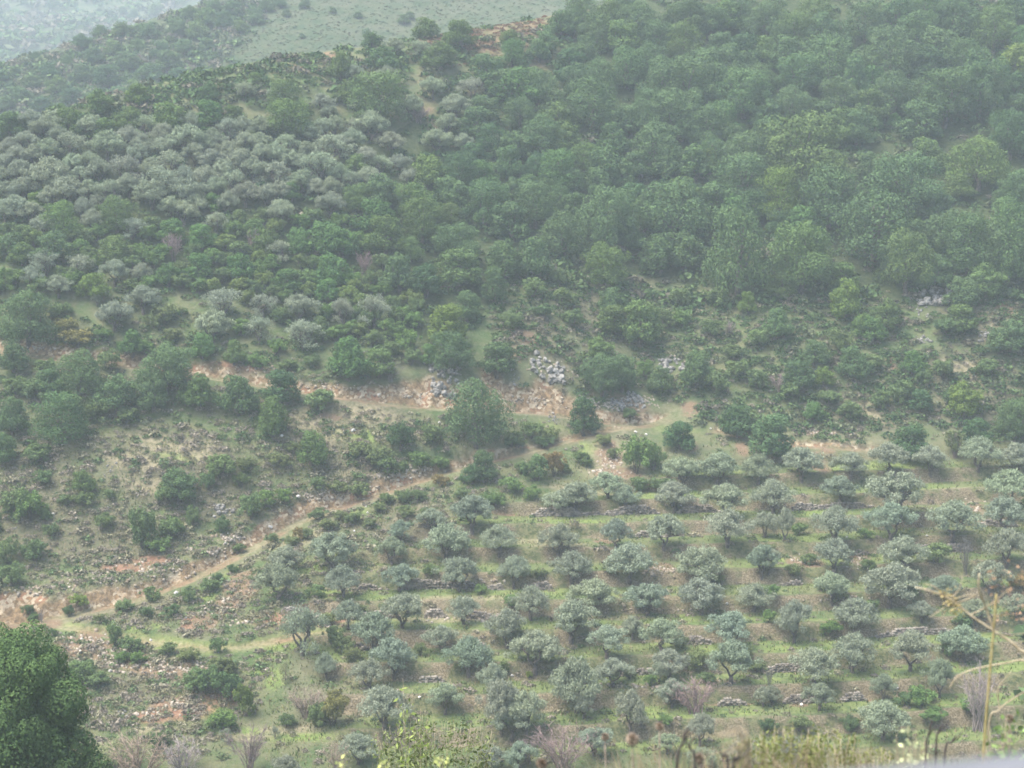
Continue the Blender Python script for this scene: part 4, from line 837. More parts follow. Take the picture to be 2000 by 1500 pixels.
walls = [([(1040, 1018), (1100, 1014), (1170, 1006), (1240, 1000), (1290, 998)], 0.95, 'longest pale dry stone wall, curving below the upper olives'),
         ([(1320, 1000), (1380, 994), (1420, 988)], 0.7, 'low stone wall continuing right from the longest pale wall'),
         ([(1545, 990), (1600, 986), (1660, 982), (1705, 977)], 0.8, 'dark shaded stone wall under two olives in the upper right grove'),
         ([(780, 1150), (860, 1145), (930, 1140), (985, 1133)], 0.9, 'broken pale stone wall behind the two-stemmed olive'),
         ([(1035, 1128), (1080, 1125)], 0.75, 'short rubbly stone wall left of the wide low olive'), ([(700, 1117), (760, 1120)], 0.6, 'mossy stone wall between two small olives near the cushion slope'),
         ([(560, 1163), (625, 1163)], 0.7, 'short stone wall at the left end of the grove'), ([(830, 1190), (880, 1192)], 0.9, 'brown stone wall between two olives in the middle left'),
         ([(890, 1240), (955, 1237)], 0.75, 'grey stone wall behind the small centre-left olive'), ([(1335, 1225), (1390, 1228)], 0.7, 'dark stone wall left of the large round centre olive'),
         ([(820, 1293), (870, 1296)], 0.6, 'low stone wall left of a dark-trunked olive'), ([(1400, 1364), (1460, 1358)], 0.6, 'low stone wall below the bright grass strip'),
         ([(1642, 1362), (1695, 1358)], 0.75, 'small curved stone wall left of the small silvery olive'), ([(1920, 1033), (1995, 1030)], 0.7, 'stone wall at the right edge beneath an olive'),
         ([(545, 1213), (640, 1192)], 0.5, 'tumbled reddish stone wall above the round dark olive'), ([(1500, 1100), (1560, 1102)], 0.7, 'collapsed pale stone wall above a bright grass strip'),
         ([(680, 1190), (720, 1190), (770, 1190)], 0.8, 'brown stone wall behind the small two-stemmed olive at left of the grove'), ([(900, 1190), (960, 1190), (1020, 1186)], 0.7, 'long faint stone wall right of the brown wall, middle of the grove'),
         ([(1160, 1300), (1220, 1300), (1280, 1300)], 0.7, 'faint stone wall above the tan strip'), ([(1560, 1000), (1640, 1000), (1700, 998)], 0.6, 'weedy stone wall under the shaded wall at upper right'),
         ([(1760, 1075), (1820, 1075), (1900, 1075)], 0.8, 'weedy stone wall right of the broad round olive'), ([(1700, 1200), (1780, 1200), (1860, 1198)], 0.7, 'faint stone wall at right above two olives'),
         ([(1240, 1050), (1290, 1050), (1340, 1048)], 0.6, 'faint stone wall right of the tall dense grove olive'), ([(1480, 1265), (1530, 1265), (1590, 1262)], 0.7, 'weedy wall under the tall oval olive'),
         ([(660, 1262), (690, 1262), (720, 1262)], 0.6, 'short wall right of the round dark olive'), ([(1530, 1350), (1570, 1350), (1620, 1350)], 0.7, 'dark weedy wall below the brightest grass at right')]
for i, (pts, h, lb) in enumerate(walls): stone_wall(pts, h, 900 + i, lb)

# ------------------------------------------------------------------ limestone crags and boulders
def crag(u, v, w, h, n, seed, label):
    rr = np.random.default_rng(seed); g = ground_at_pixel(u, v + h / 2); D = np.linalg.norm(g); W, Hh = w / F * D, h / F * D; parts = []
    n = n * 6
    for k in range(n):
        x = rr.uniform(-.46, .46) * W; sw = W * rr.uniform(.08, .22); sh = min(sw * rr.uniform(.6, 1.2), Hh * .4)
        v_, f_ = make_rock(seed * 31 + k, sw, sh, 0.8); yy = g[1] + rr.uniform(-.1, 1.0) * Hh * 1.1
        z = float(ground_z(g[0] + x, yy)); parts.append((v_ + [x, yy - g[1], z - g[2]], f_))
    a, b = join(parts); return tag(obj('limestone_crag', mk_mesh('limestone_crag', a, b, M['lime']), loc=g), label, 'rock', 'limestone crags')
for i, c in enumerate([(862, 742, 70, 50, 8, 'grey limestone cliff behind the biggest track-side oak'), (1070, 724, 70, 32, 7, 'broad pale crag above the track right of the biggest oak'),
                       (1003, 728, 26, 34, 4, 'narrow pale rock rib left of the broad crag'), (1838, 574, 78, 40, 8, 'white fissured crag at the foot of the right-hand wood'), (1806, 598, 28, 38, 4, 'white rock spur at the left end of the fissured crag'),
                       (1807, 662, 30, 14, 3, 'small white outcrop below the fissured crag'), (1926, 660, 40, 22, 4, 'grey outcrop in scrub near the right edge'), (1814, 818, 16, 20, 2, 'grey boulder standing above the dark bush'),
                       (1310, 715, 60, 22, 5, 'pale rock band among bushes right of the leaning oaks'), (212, 918, 20, 26, 3, 'white rock on the heath slope at left'), (31, 1018, 24, 26, 2, 'rounded pale boulder at the left edge'),
                       (435, 1000, 40, 22, 4, 'grey rocks beside the bush above the track cutting'), (1080, 815, 22, 22, 3, 'pale pointed rocks left of the dark bend oak'), (1915, 540, 40, 14, 3, 'faint grey rock under the wood at far right'),
                       (1240, 780, 44, 26, 6, 'jagged pale rocks above the hairpin of the track'), (1210, 795, 40, 18, 5, 'rubble of pale rocks on the track cutting'), (1150, 790, 40, 14, 5, 'grey rubble left of the hairpin cutting'),
                       (1555, 600, 16, 8, 2, 'small grey stone under the yellow tree'), (885, 750, 30, 36, 3, 'right shoulder of the grey cliff, part hidden by the oak'), (240, 1392, 26, 16, 3, 'white rocks at the foot of the heath bank'), (225, 1090, 22, 8, 2, 'white rocks on the lip of the track cutting'), (1090, 25, 26, 10, 2, 'small pale rocks on the red ridge top')]):
    crag(*c[:5], 50 + i, c[5])
bl = """858 826 6 behind the biggest oak's left side|1080 808 6 above the pointed rocks|1241 845 7 above the bright ivy thicket|1262 850 6 right of the ivy thicket's top|528 1031 9 on the track verge above the left olives|582 972 9 at the near end of the pale track cutting
692 946 8 midway along the pale track cutting|600 685 5 in grass under the hillside olives|1267 1113 5 beside the tall dense grove olive|1166 1152 5 inside a wide grove olive|363 1208 6 above the orange soil patch|345 1160 10 beside the bright green verge
160 1250 8 at the top of the stony fill|315 1287 8 in the middle of the stony fill|390 1286 8 at the right of the stony fill|216 1312 9 at the foot of the stony fill|295 1251 6 on the green path edge|1810 1047 5 in grass between two right-hand olives|820 1363 7 behind the yellow-green foreground bush|440 1062 6 on the heath below the road
122 870 5 under the big left oak|426 796 6 below the round left oaks|335 802 5 below the pair of oaks|90 708 8 on the upper track at left|180 978 5 on the heath left of the twin bushes|104 1005 7 below the dark thicket at left|740 772 7 on the upper track bank|690 842 10 on the heath below the upper track|1388 838 5 right of the track bend
1345 853 5 on the bank beyond the ivy|1420 1180 7 in the grass between two olives|1330 988 5 on the end of the low wall|1740 1047 4 below a forked olive|1654 1050 5 under the leaning olive|1225 1307 6 on the wall above the tan strip|550 853 8 on heath near the slim oaks|620 775 7 on the upper track beside the cut
715 990 4 on the cushion slope top|718 1002 5 on the cushion slope middle|692 1038 6 on the cushion slope foot|1590 1005 4 on the shaded wall|1752 1345 6 right of the small silvery olive|1565 1378 8 on the bare soil by the low olive|1120 873 3 in the bright grass above the thicket|1105 877 3 left in the bright grass above the thicket|1405 1330 4 on the grass below a forked olive|1630 1090 5 beside the tan slip|1000 1320 6 left of the yellow flower clump"""
for i, ln in enumerate(bl.replace('\n', '|').split('|')):
    f = ln.split(' ', 3); u, v, w = map(float, f[:3]); g = ground_at_pixel(u, v); W = w / F * np.linalg.norm(g) * 0.85; a, b = make_rock(700 + i, W, W * 0.8, 0.15)
    tag(obj('boulder', mk_mesh('boulder', a, b, M['pale']), loc=g), ('white stone lying ' if i % 2 else 'pale stone lying ') + f[3], 'rock', 'loose pale stones')
# stones strewn along the cuttings and fills
def stones(name, label, zones, n, smin_, smax_):
    ps = []; rr = np.random.default_rng(77); fc = np.array([(0, 3, 2, 1), (4, 5, 6, 7), (0, 1, 5, 4), (1, 2, 6, 5), (2, 3, 7, 6), (3, 0, 4, 7)])
    bx = np.array([(-1, -1, -1), (1, -1, -1), (1, 1, -1), (-1, 1, -1), (-1, -1, 1), (1, -1, 1), (1, 1, 1), (-1, 1, 1)], float) * 0.5
    tn = []
    for (u, v, a, b, k) in zones:
        for _ in range(int(n * k)):
            q = rr.normal(size=2) * 0.5; g = ground_at_pixel(u + q[0] * a, v + q[1] * b); s_ = rr.uniform(smin_, smax_) ** 1.0
            v8 = bx * s_ * rr.uniform(.6, 1.3, 3) + rr.normal(size=(8, 3)) * s_ * 0.12; th = rr.uniform(0, 3.1); c, s = math.cos(th), math.sin(th)
            ps.append((v8 @ np.array([[c, s, .2], [-s, c, .1], [-.2, .1, 1]]) + g, fc)); tn.append(rr.uniform(0, 1))
    a, b = join(ps); t = np.repeat(tn, 8)
    cc = np.array([(0.22, 0.17, 0.12)]) * (1 - t[:, None]) + np.array([(0.42, 0.37, 0.30)]) * t[:, None]
    return tag(obj(name, mk_mesh(name, a, b, M['scrub'], attrs=dict(tone=np.full(len(a), .75)), colors=dict(tint=cc))), label, kind='stuff')
stones('rubble', 'pale broken stones on the track cuttings, fills and terrace edges', [(620, 970, 60, 10, 1), (690, 955, 60, 10, 1), (760, 930, 60, 9, 1), (820, 918, 40, 7, .6), (300, 1110, 80, 14, .8), (200, 1130, 100, 16, .8), (60, 1150, 100, 16, .7), (450, 1052, 40, 12, .7), (400, 1075, 50, 12, .6),
    (170, 1260, 60, 22, 1), (240, 1290, 60, 20, 1), (330, 1300, 80, 16, 1.2), (640, 757, 80, 7, .6), (800, 772, 80, 6, .5), (500, 720, 80, 7, .5), (1040, 780, 60, 7, .6), (1180, 792, 60, 10, 1), (1240, 785, 50, 14, 1), (1190, 900, 30, 20, .8), (1190, 928, 50, 12, .7), (440, 1185, 25, 18, .4), (350, 1375, 40, 10, .5), (300, 1395, 60, 10, .4),
    (640, 1222, 50, 4, .4), (900, 1210, 100, 5, .5), (1270, 1190, 90, 5, .6), (1290, 1115, 30, 9, .5), (1250, 1340, 80, 5, .5), (1640, 1170, 50, 6, .4), (80, 680, 40, 6, .3), (1680, 1100, 24, 12, .4), (1600, 846, 34, 3, .4), (1570, 1095, 24, 12, .4), (900, 1135, 80, 8, .3), (1880, 990, 60, 10, .3), (1080, 725, 50, 16, .4), (480, 1215, 50, 8, .3)], 85, 0.08, 0.27)
# ------------------------------------------------------------------ foreground: the verge in front of the viewer
def fg(u, v, r):                                    # point r metres out, seen at that pixel
    d = pix_dir(u, v); return d / math.hypot(d[0], d[1]) * r
def fmat(name, c1, c2): return plain_mat(name, c1, c2, 30, 0.8)
M['straw'] = fmat('straw stem', (0.27, 0.215, 0.13), (0.42, 0.35, 0.23)); M['gold'] = fmat('golden stem', (0.28, 0.22, 0.08), (0.42, 0.34, 0.15))
M['head'] = fmat('dry seed head', (0.24, 0.18, 0.13), (0.40, 0.32, 0.24)); M['char'] = fmat('blackened twig', (0.03, 0.025, 0.022), (0.08, 0.065, 0.06))
M['rust'] = fmat('russet seed', (0.34, 0.19, 0.10), (0.48, 0.30, 0.17))
def curve_tube(pts, r0, r1, sides=6, sub=6, rng=None, wob=0):
    P = np.array(pts, float); 
    if len(P) > 2:                                   # Catmull-Rom
        Q = np.vstack([2 * P[0] - P[1], P, 2 * P[-1] - P[-2]]); out = []
        for i in range(1, len(Q) - 2):
            for t in np.linspace(0, 1, sub, endpoint=False):
                out.append(0.5 * ((2 * Q[i]) + (-Q[i - 1] + Q[i + 1]) * t + (2 * Q[i - 1] - 5 * Q[i] + 4 * Q[i + 1] - Q[i + 2]) * t * t + (-Q[i - 1] + 3 * Q[i] - 3 * Q[i + 1] + Q[i + 2]) * t ** 3))
        P = np.array(out + [P[-1]])
    if wob and rng is not None: P[1:-1] += rng.normal(size=(len(P) - 2, 3)) * wob
    return tube(P, np.linspace(r0, r1, len(P)), sides)
frng = np.random.default_rng(99)
def stalk(name, label, cat, foot, group=None): o = empty(name, foot); return tag(o, label, cat, group)
def part(name, root, vf, mat, **kw):
    v, f = vf; return obj(name, mk_mesh(name, np.asarray(v) - np.array(root.location), f, mat, smooth=True, **kw), root)
def foot_of(u, r): 
    p = fg(u, 1490, r); return np.array([p[0], p[1], float(ground_z(p[0], p[1])) - 0.03])
def seeds(path, rng, n, spread, size):
    P = np.array(path); k = rng.integers(0, len(P) - 1, n); t = rng.uniform(0, 1, (n, 1)); C = P[k] * (1 - t) + P[k + 1] * t + rng.normal(size=(n, 3)) * spread
    return leaf_quads(C, unit(rng.normal(size=(n, 3))), rng, size, 1.6)
r = 6.2
ft = foot_of(1916, r); t = stalk('dried_stalk', 'tall golden-yellow dried stalk with spreading branches at lower right', 'dry plant', ft)
part('stem', t, curve_tube([ft, fg(1922, 1460, r), fg(1932, 1330, r), fg(1940, 1240, r), fg(1946, 1160, r)], 0.0055, 0.0035), M['gold'])
part('branch', t, curve_tube([fg(1941, 1232, r), fg(1925, 1185, r), fg(1912, 1150, r - .05), fg(1913, 1120, r - .05)], 0.005, 0.003), M['straw'])
part('branch', t, curve_tube([fg(1940, 1238, r), fg(1975, 1240, r + .1), fg(2010, 1236, r + .2)], 0.004, 0.002), M['straw'])
part('seed_head', t, seeds([fg(1943, 1220, r), fg(1946, 1180, r), fg(1950, 1130, r), fg(1960, 1125, r)], frng, 90, 0.035, 0.008), M['rust'])
ft = foot_of(2030, 6.6); t = stalk('dry_branch', 'pale bare branch reaching in from the right edge, tipped with golden tufts', 'dry plant', ft); q = 6.5
main = [ft, fg(2025, 1330, q), fg(1990, 1268, q), fg(1950, 1238, q), fg(1900, 1205, q), fg(1858, 1172, q), fg(1820, 1155, q), fg(1788, 1147, q)]
part('branch', t, curve_tube(main, 0.0070, 0.0028), M['straw'])
for pth in ([fg(1862, 1175, q), fg(1840, 1190, q), fg(1815, 1206, q)], [fg(1868, 1180, q), fg(1850, 1190, q), fg(1836, 1213, q)], [fg(1862, 1172, q), fg(1880, 1165, q), fg(1903, 1160, q)],
            [fg(1858, 1170, q), fg(1874, 1150, q), fg(1880, 1126, q)], [fg(1866, 1178, q), fg(1885, 1172, q), fg(1905, 1162, q), fg(1912, 1156, q)], [fg(1842, 1162, q), fg(1825, 1146, q), fg(1806, 1140, q)], [fg(1895, 1202, q), fg(1935, 1180, q), fg(1972, 1150, q)]):
    part('twig', t, curve_tube(pth, 0.0028, 0.0015, 5), M['straw'])
part('seed_head', t, seeds([fg(1838, 1160, q), fg(1855, 1168, q), fg(1864, 1185, q), fg(1872, 1200, q)], frng, 200, 0.016, 0.009), M['gold'])
part('seed_head', t, seeds([fg(1980, 1130, q), fg(2000, 1150, q), fg(1985, 1215, q)], frng, 80, 0.04, 0.008), M['rust'])
ft = foot_of(1932, 6.9)
t = stalk('dry_branch', 'thin arching straw twig curving left across the golden stalk', 'dry plant', foot_of(2045, 6.9)); q = 6.9
part('branch', t, curve_tube([np.array(t.location), fg(2040, 1380, q), fg(2010, 1296, q), fg(1960, 1296, q), fg(1900, 1308, q), fg(1870, 1322, q), fg(1853, 1346, q)], 0.005, 0.002), M['straw'])
t = stalk('dry_branch', 'thin straw twig rising from the verge to the right edge', 'dry plant', foot_of(1926, 7.1)); q = 7.1
part('branch', t, curve_tube([np.array(t.location), fg(1930, 1430, q), fg(1950, 1388, q), fg(1978, 1365, q), fg(2012, 1345, q)], 0.005, 0.002), M['straw'])
part('twig', t, curve_tube([fg(1952, 1386, q), fg(1950, 1345, q), fg(1976, 1310, q)], 0.003, 0.0015), M['straw'])
# thistles
for (u, v, rad, rr_, lb) in [(1235, 1444, 11.5, 5.6, 'largest dried globe thistle head above the brown verge weeds'), (1182, 1439, 7, 6.4, 'smaller dried thistle head just left of the largest one'), (1288, 1419, 7, 6.2, 'highest dried thistle head on a long bare stem'),
                        (1366, 1481, 9, 5.4, 'low dried thistle head among black twigs'), (1972, 1403, 7, 6.5, 'orange-brown seed head by the golden stalk'), (1058, 1492, 10, 5.5, 'dried thistle head at the bottom edge, left of the verge weeds')]:
    c = fg(u, v, rr_); R_ = rad / F * rr_; ft = foot_of(u - 4, rr_); t = stalk('dry_thistle', lb, 'dry plant', ft, 'dried thistles on the verge')
    part('stem', t, curve_tube([ft, (ft + c) / 2 + [0.01, 0, 0], c - [0, 0, R_ * .8]], 0.004, 0.003, 5), M['head'])
    n = 420; d = unit(frng.normal(size=(n, 3))); P = c + d * R_ * frng.uniform(.75, 1.0, (n, 1)) * [1, 1, 1.08]
    part('seed_head', t, leaf_quads(P, unit(np.cross(d, frng.normal(size=(n, 3)))), frng, R_ * .42, 2.6), M['head'])
# charred twigs
for (pts, rr_, lb) in [([(1322, 1500), (1334, 1450), (1345, 1422), (1331, 1440)], 5.2, 'crooked black twig, leftmost of the charred ones'), ([(1358, 1500), (1348, 1462), (1332, 1440)], 5.3, 'charred twig leaning left into the crooked one'),
                       ([(1432, 1500), (1438, 1486), (1444, 1473), (1442, 1465)], 5.2, 'short charred twig beside the straw grass'), ([(1422, 1500), (1412, 1478), (1405, 1466)], 5.4, 'short charred twig leaning left under the pale grass plume'),
                       ([(1808, 1480), (1812, 1440), (1820, 1410), (1812, 1405)], 6.5, 'dark thin twig right of the pale-leaved weed'), ([(1828, 1470), (1833, 1430), (1842, 1415)], 6.6, 'dark thin twig farther right near the golden stalk'), ([(1845, 1480), (1858, 1450), (1868, 1436)], 6.4, 'dark leaning twig left of the golden stalk foot'), ([(1500, 1345), (1504, 1300), (1508, 1278)], 0, '')]:
    if rr_ == 0: continue
    ft = foot_of(pts[0][0], rr_); t = stalk('charred_twig', lb, 'twig', ft, 'charred twigs on the verge'); pp = [fg(a, b, rr_) for a, b in pts]
    part('branch', t, curve_tube([ft] + pp, 0.006, 0.0025, 5), M['char']); part('twig', t, curve_tube([pp[1], (pp[1] + pp[2]) / 2 + [0.02, 0, .01], pp[1] + [0.045, 0, 0.05]], 0.003, 0.0015, 5), M['char'])
# generic leafy foreground plants
def leafy(name, label, cat, u, r_, stems, top, spread, leafn, leafs, mat, tintc, stemmat, aspect=2.2, seed=0, lean=0.3, tone=(0, 1)):
    rg = np.random.default_rng(seed); ft = foot_of(u, r_); t = stalk(name, label, cat, ft); S, L, Tn = [], [], []
    for k in range(stems):
        uu = u + rg.uniform(-1, 1) * spread; e = fg(uu, top + abs(rg.normal()) * (1490 - top) * 0.35 + 0.25 * (abs(uu - u) / spread) ** 2 * (1490 - top), r_ + rg.uniform(-.25, .25) * r_ * .12)
        b = ft + np.array([(e[0] - ft[0]) * rg.uniform(.3, .8), rg.uniform(-.1, .1), 0]); mid = (b + e) / 2 + rg.normal(size=3) * lean * 0.05 * np.linalg.norm(e - b); S.append(curve_tube([b, mid, e], 0.0006 * r_ ** .5, 0.0003 * r_ ** .5, 4, 4))
        tt = rg.uniform(0.25, 1.0, leafn)[:, None]; C = b * (1 - tt) ** 2 + 2 * mid * tt * (1 - tt) + e * tt ** 2; C = C + rg.normal(size=C.shape) * leafs * 0.8
        v, f = leaf_quads(C, unit(rg.normal(size=C.shape)), rg, leafs, aspect); L.append((v, f)); Tn.append(rg.uniform(*tone, leafn).repeat(4))
    v, f = join(S); part('stem', t, (v, f), M[stemmat]); v, f = join(L); o = part('foliage', t, (v, f), M[mat], attrs=dict(tone=np.concatenate(Tn))); o.color = (*tintc, 1); return t
M['fgleaf'] = leaf_mat('verge leaves', (0.14, 0.17, 0.05), (0.42, 0.44, 0.17), 0.3)
leafy('flowering_shrub', 'yellow-green broom with small yellow flowers, left part of the right verge', 'shrub', 1545, 7.6, 46, 1408, 62, 60, 0.016, 'fgleaf', (0.68, 0.70, 0.66), 'straw', seed=1)
leafy('flowering_shrub', 'taller yellow-green broom spike right of the first broom bush', 'shrub', 1625, 7.8, 34, 1418, 50, 60, 0.016, 'fgleaf', (0.68, 0.70, 0.66), 'straw', seed=2)
leafy('flowering_shrub', 'low yellow-green broom before the grey-leaved olive', 'shrub', 1700, 8.0, 24, 1456, 46, 50, 0.016, 'fgleaf', (0.68, 0.70, 0.66), 'straw', seed=3)
leafy('flowering_shrub', 'yellow-green broom under the arching straw plume', 'shrub', 1465, 7.4, 24, 1438, 36, 50, 0.016, 'fgleaf', (0.68, 0.70, 0.66), 'straw', seed=4)
leafy('leafy_weed', 'weed with large pale whitish leaves between broom and golden stalk', 'plant', 1780, 6.8, 14, 1416, 34, 16, 0.026, 'fgleaf', (1.5, 1.5, 2.2), 'straw', 1.5, 5, tone=(.4, 1))
leafy('leafy_weed', 'weed with round green leaves right of the golden stalk', 'plant', 1960, 6.6, 14, 1400, 34, 16, 0.026, 'fgleaf', (0.75, 1.0, 0.9), 'straw', 1.3, 6)
leafy('leafy_bush', 'olive-green leafy bush at bottom centre, thin shoots rising above it', 'shrub', 850, 22, 95, 1400, 118, 40, 0.046, 'fgleaf', (0.55, 0.60, 0.72), 'straw', 2.0, 7)
leafy('leafy_shoot', 'tall thin shoot with pale yellow leaves left of the leafy bush', 'plant', 800, 21, 7, 1318, 34, 26, 0.055, 'fgleaf', (0.95, 1.05, 0.95), 'straw', 2.0, 8)
for (u, v, lb, sd_) in [(665, 1487, 'pale yellowish flower spike at the bottom edge, leftmost of three', 9), (752, 1490, 'pale yellowish flower spike at the bottom edge, middle of three', 10), (865, 1472, 'pale yellowish flower spike at the bottom edge, rightmost and tallest', 11)]:
    leafy('flower_spike', lb, 'plant', u, 7.5, 3, v, 7, 40, 0.02, 'fgleaf', (1.3, 1.3, 1.3), 'straw', 1.4, sd_, tone=(.5, 1))
# arching plume of dry grass
ft = foot_of(1452, 6.0); t = stalk('dry_grass_clump', 'arching plume of pale straw grass at the bottom, right of black twigs', 'grass clump', ft); ps = []
for k in range(45):
    a = frng.uniform(0, 1); q1 = frng.random(); e = fg(1385 + 60 * frng.random(), 1418 + 62 * q1, 6 + frng.normal() * .1); m_ = fg(1440 + 25 * frng.random(), 1428 + 45 * q1, 6.0)
    ps.append(curve_tube([ft + [frng.normal() * .12, 0, -.05], (ft + m_) / 2 + [frng.normal() * .05, 0, 0], m_, e], 0.0011, 0.0006, 3, 4))
part('blades', t, join(ps), M['straw'])
# dry grass of the verge (mass)
n = 3000; uu = np.concatenate([frng.uniform(1180, 2120, 1100), frng.uniform(1010, 1250, 120), frng.uniform(1400, 2120, 300)]); rrr = frng.uniform(5.2, 8.4, len(uu))
pts = np.array([fg(a, 1490, b)[:2] for a, b in zip(uu, rrr)]); gz_ = ground_z(pts[:, 0], pts[:, 1]); hg = np.zeros(len(uu))
for k, (a, b) in enumerate(zip(uu, rrr)):
    top = 1464 + 34 * frng.random() ** 0.6 + 16 * abs(math.sin(a * 0.013)) - (14 if 1280 < a < 1420 else 0) + (28 if a < 1230 else 0)
    hg[k] = max(0.05, fg(a, top, b)[2] - gz_[k])
ct = np.array([(0.34, 0.25, 0.18), (0.38, 0.31, 0.21), (0.24, 0.17, 0.12), (0.28, 0.28, 0.13), (0.22, 0.15, 0.11)])
grass('verge_grass', 'dry straw and brown grass along the verge at the bottom right', pts, hg, ct[frng.choice(5, len(uu))], wid=0.0028, lean=0.4, per=8, rad=0.07)
# grey rail close to the viewer at the lower right corner
y0 = 1.55
A_ = fg(1440, 1560, 1.75); B_ = fg(2250, 1492, 1.45); C0 = A_ + (A_ - B_) * 1.2
v, f = curve_tube([C0, A_, (A_ + B_) / 2, B_, B_ + (B_ - A_)], 0.030, 0.030, 16, 6); M['rail'] = plain_mat('grey painted rail', (0.10, 0.103, 0.11), (0.13, 0.133, 0.145), 3, 0.6, metal=0.0)
rt = empty('guard_rail', C0); tag(rt, 'blurred grey tubular rail crossing the lower right corner', 'railing'); o_ = part('rail', rt, (v - [0, 0, .012], f), M['rail'])
for q_, P_ in ((0.5, C0 + (A_ - C0) * .5), (1, B_ + (B_ - A_) * .6)):
    g0 = float(ground_z(P_[0], P_[1])); part('post', rt, tube([[P_[0], P_[1], g0 - .2], [P_[0], P_[1], P_[2] - .03]], [0.025, 0.025], 12), M['rail'])

# ------------------------------------------------------------------ haze
def haze_box(x0, x1, y0, y1, z0, z1, dens):
    V_ = [(x, y, z) for x in (x0, x1) for y in (y0, y1) for z in (z0, z1)]
    F_ = [(0, 1, 3, 2), (4, 6, 7, 5), (0, 4, 5, 1), (2, 3, 7, 6), (0, 2, 6, 4), (1, 5, 7, 3)]
    m, nt, out = new_mat('haze air'); pv = node(nt, "ShaderNodeVolumePrincipled"); pv.inputs["Color"].default_value = (0.84, 0.95, 1.0, 1); pv.inputs["Density"].default_value = dens
    pv.inputs["Anisotropy"].default_value = 0.0; nt.links.new(pv.outputs[0], out.inputs["Volume"])
    tag(obj('haze', mk_mesh('haze', V_, F_, m)), 'thin blue-grey haze over the whole valley', kind='stuff')
HZ = 0.00047
zmax = float(H.max()) + 22; haze_box(-1520, 1520, -1520, 1520, float(H.min()) - 1.5, zmax, HZ)

# ------------------------------------------------------------------ labels: each plant told apart by its look and by what stands near it
LM = [(930, 800, 'the biggest trackside oak', 'oak'), (862, 742, 'the grey limestone cliff', ''), (1070, 722, 'the broad pale crag', ''), (1140, 808, 'the dark oak at the track bend', 'oak'), (1250, 885, 'the bright ivy thicket', ''),
      (1838, 575, 'the white fissured crag', ''), (712, 512, 'the purple bare bush', ''), (340, 480, 'the tall pinkish bare bush', ''), (900, 65, 'the round oak on the red ridge', 'oak'), (119, 812, 'the big oak above the heath', 'oak'),
      (1573, 275, 'the widest domed oak', 'oak'), (1443, 490, 'the tall pale oak', 'oak'), (1709, 440, 'the huge spreading oak', 'oak'), (1755, 262, 'the scrubby clearing in the wood', ''), (193, 200, 'the yellowish ridge oak at left', 'oak'),
      (1387, 316, 'the tiny yellow tree', 'oak'), (737, 180, 'the broad yellow-green oak', 'oak'), (480, 722, 'the red earth bank', ''), (182, 555, 'the bright yellow tree by olives', 'oak'), (227, 408, 'the yellow-topped oak', 'oak'),
      (1506, 848, 'the oak above the top terrace', 'oak'), (1881, 778, 'the yellowish oak on the right', 'oak'), (153, 1170, 'the yellow flowering bush', ''), (72, 1400, 'the big near tree', ''), (1650, 580, 'the slim bright yellow-green oak', 'oak'),
      (1910, 1360, 'the pale bare tree', ''), (1100, 1440, 'the pinkish bare thicket', ''), (592, 1232, 'the round dark olive', ''), (1160, 1010, 'the longest stone wall', ''), (1125, 1335, 'the tallest dense olive', ''), (1190, 900, 'the pale stony slip', ''),
      (330, 1300, 'the stony fill', ''), (700, 955, 'the pale track cutting', ''), (150, 1130, 'the orange track cutting', ''), (212, 918, 'the white rock on the heath', ''), (1030, 35, 'the red ridge patch', ''), (1310, 30, 'the top edge above the ridge', ''), (1650, 20, 'the middle of the wooded top edge', ''), (1990, 20, 'the top right corner', ''),
      (5, 5, 'the top left corner', ''), (1990, 870, 'the right end of the top terrace', ''), (1740, 1140, 'the widest lower-right olive', ''), (1990, 450, 'the right edge of the wood', ''), (5, 620, 'the left edge beside the big oak', ''), (560, 330, 'the middle of the pale upper olives', ''), (60, 320, 'the left end of the pale upper olives', ''),
      (1040, 600, 'the grassy gully', ''), (1240, 630, 'the leaning pair of oaks', ''), (1100, 280, 'the heart of the wood', ''), (1540, 110, 'the upper right wood', ''), (880, 250, 'the last olives before the wood', ''), (420, 390, 'the small green trees among olives', ''), (5, 960, 'the left edge of the heath', ''), (330, 1030, 'the twin bushes above the track', ''), (1360, 1130, 'the widest mid-grove olive', ''), (640, 1080, 'the forked olive by the cushions', ''), (450, 60, 'the open slope behind', '')]
def compass(du, dv):
    a = math.degrees(math.atan2(-dv, du)) % 360
    return ['right of', 'up and right from', 'straight above', 'up and left from', 'left of', 'down and left from', 'straight below', 'down and right from'][int(((a + 22.5) % 360) // 45)]
ORD = ['nearest', 'second', 'third', 'fourth', 'fifth', 'sixth', 'seventh', 'eighth', 'ninth', 'tenth', 'eleventh', 'twelfth', 'thirteenth', 'fourteenth', 'fifteenth', 'sixteenth', 'seventeenth', 'eighteenth', 'nineteenth', 'twentieth'] + ['%dth' % k for k in range(21, 60)]
TONE = dict(oak={'n': 'green', 'y': 'yellowish green', 'yy': 'bright yellow-green', 'd': 'dark green', 'b': 'bluish green', 'p': 'pale green', 'g': 'fresh green', 'ol': 'olive-brown'},
            olive={'n': 'silvery', 'b': 'grey-green', 'p': 'pale silvery', 'ol': 'dull'}, bush={'n': 'green', 'g': 'bright green', 'd': 'dark', 'b': 'blue-green', 'm': 'grey-brown', 'r': 'reddish', 'br': 'brown', 'yy': 'yellow', 'y': 'yellowish', 'ol': 'olive-green'},
            bare={'m': 'pinkish grey', 'pu': 'purple', 'n': 'grey', 'tan': 'tan', 'wh': 'pale grey', 'd': 'dark'})
TONE['hill'] = TONE['oak']
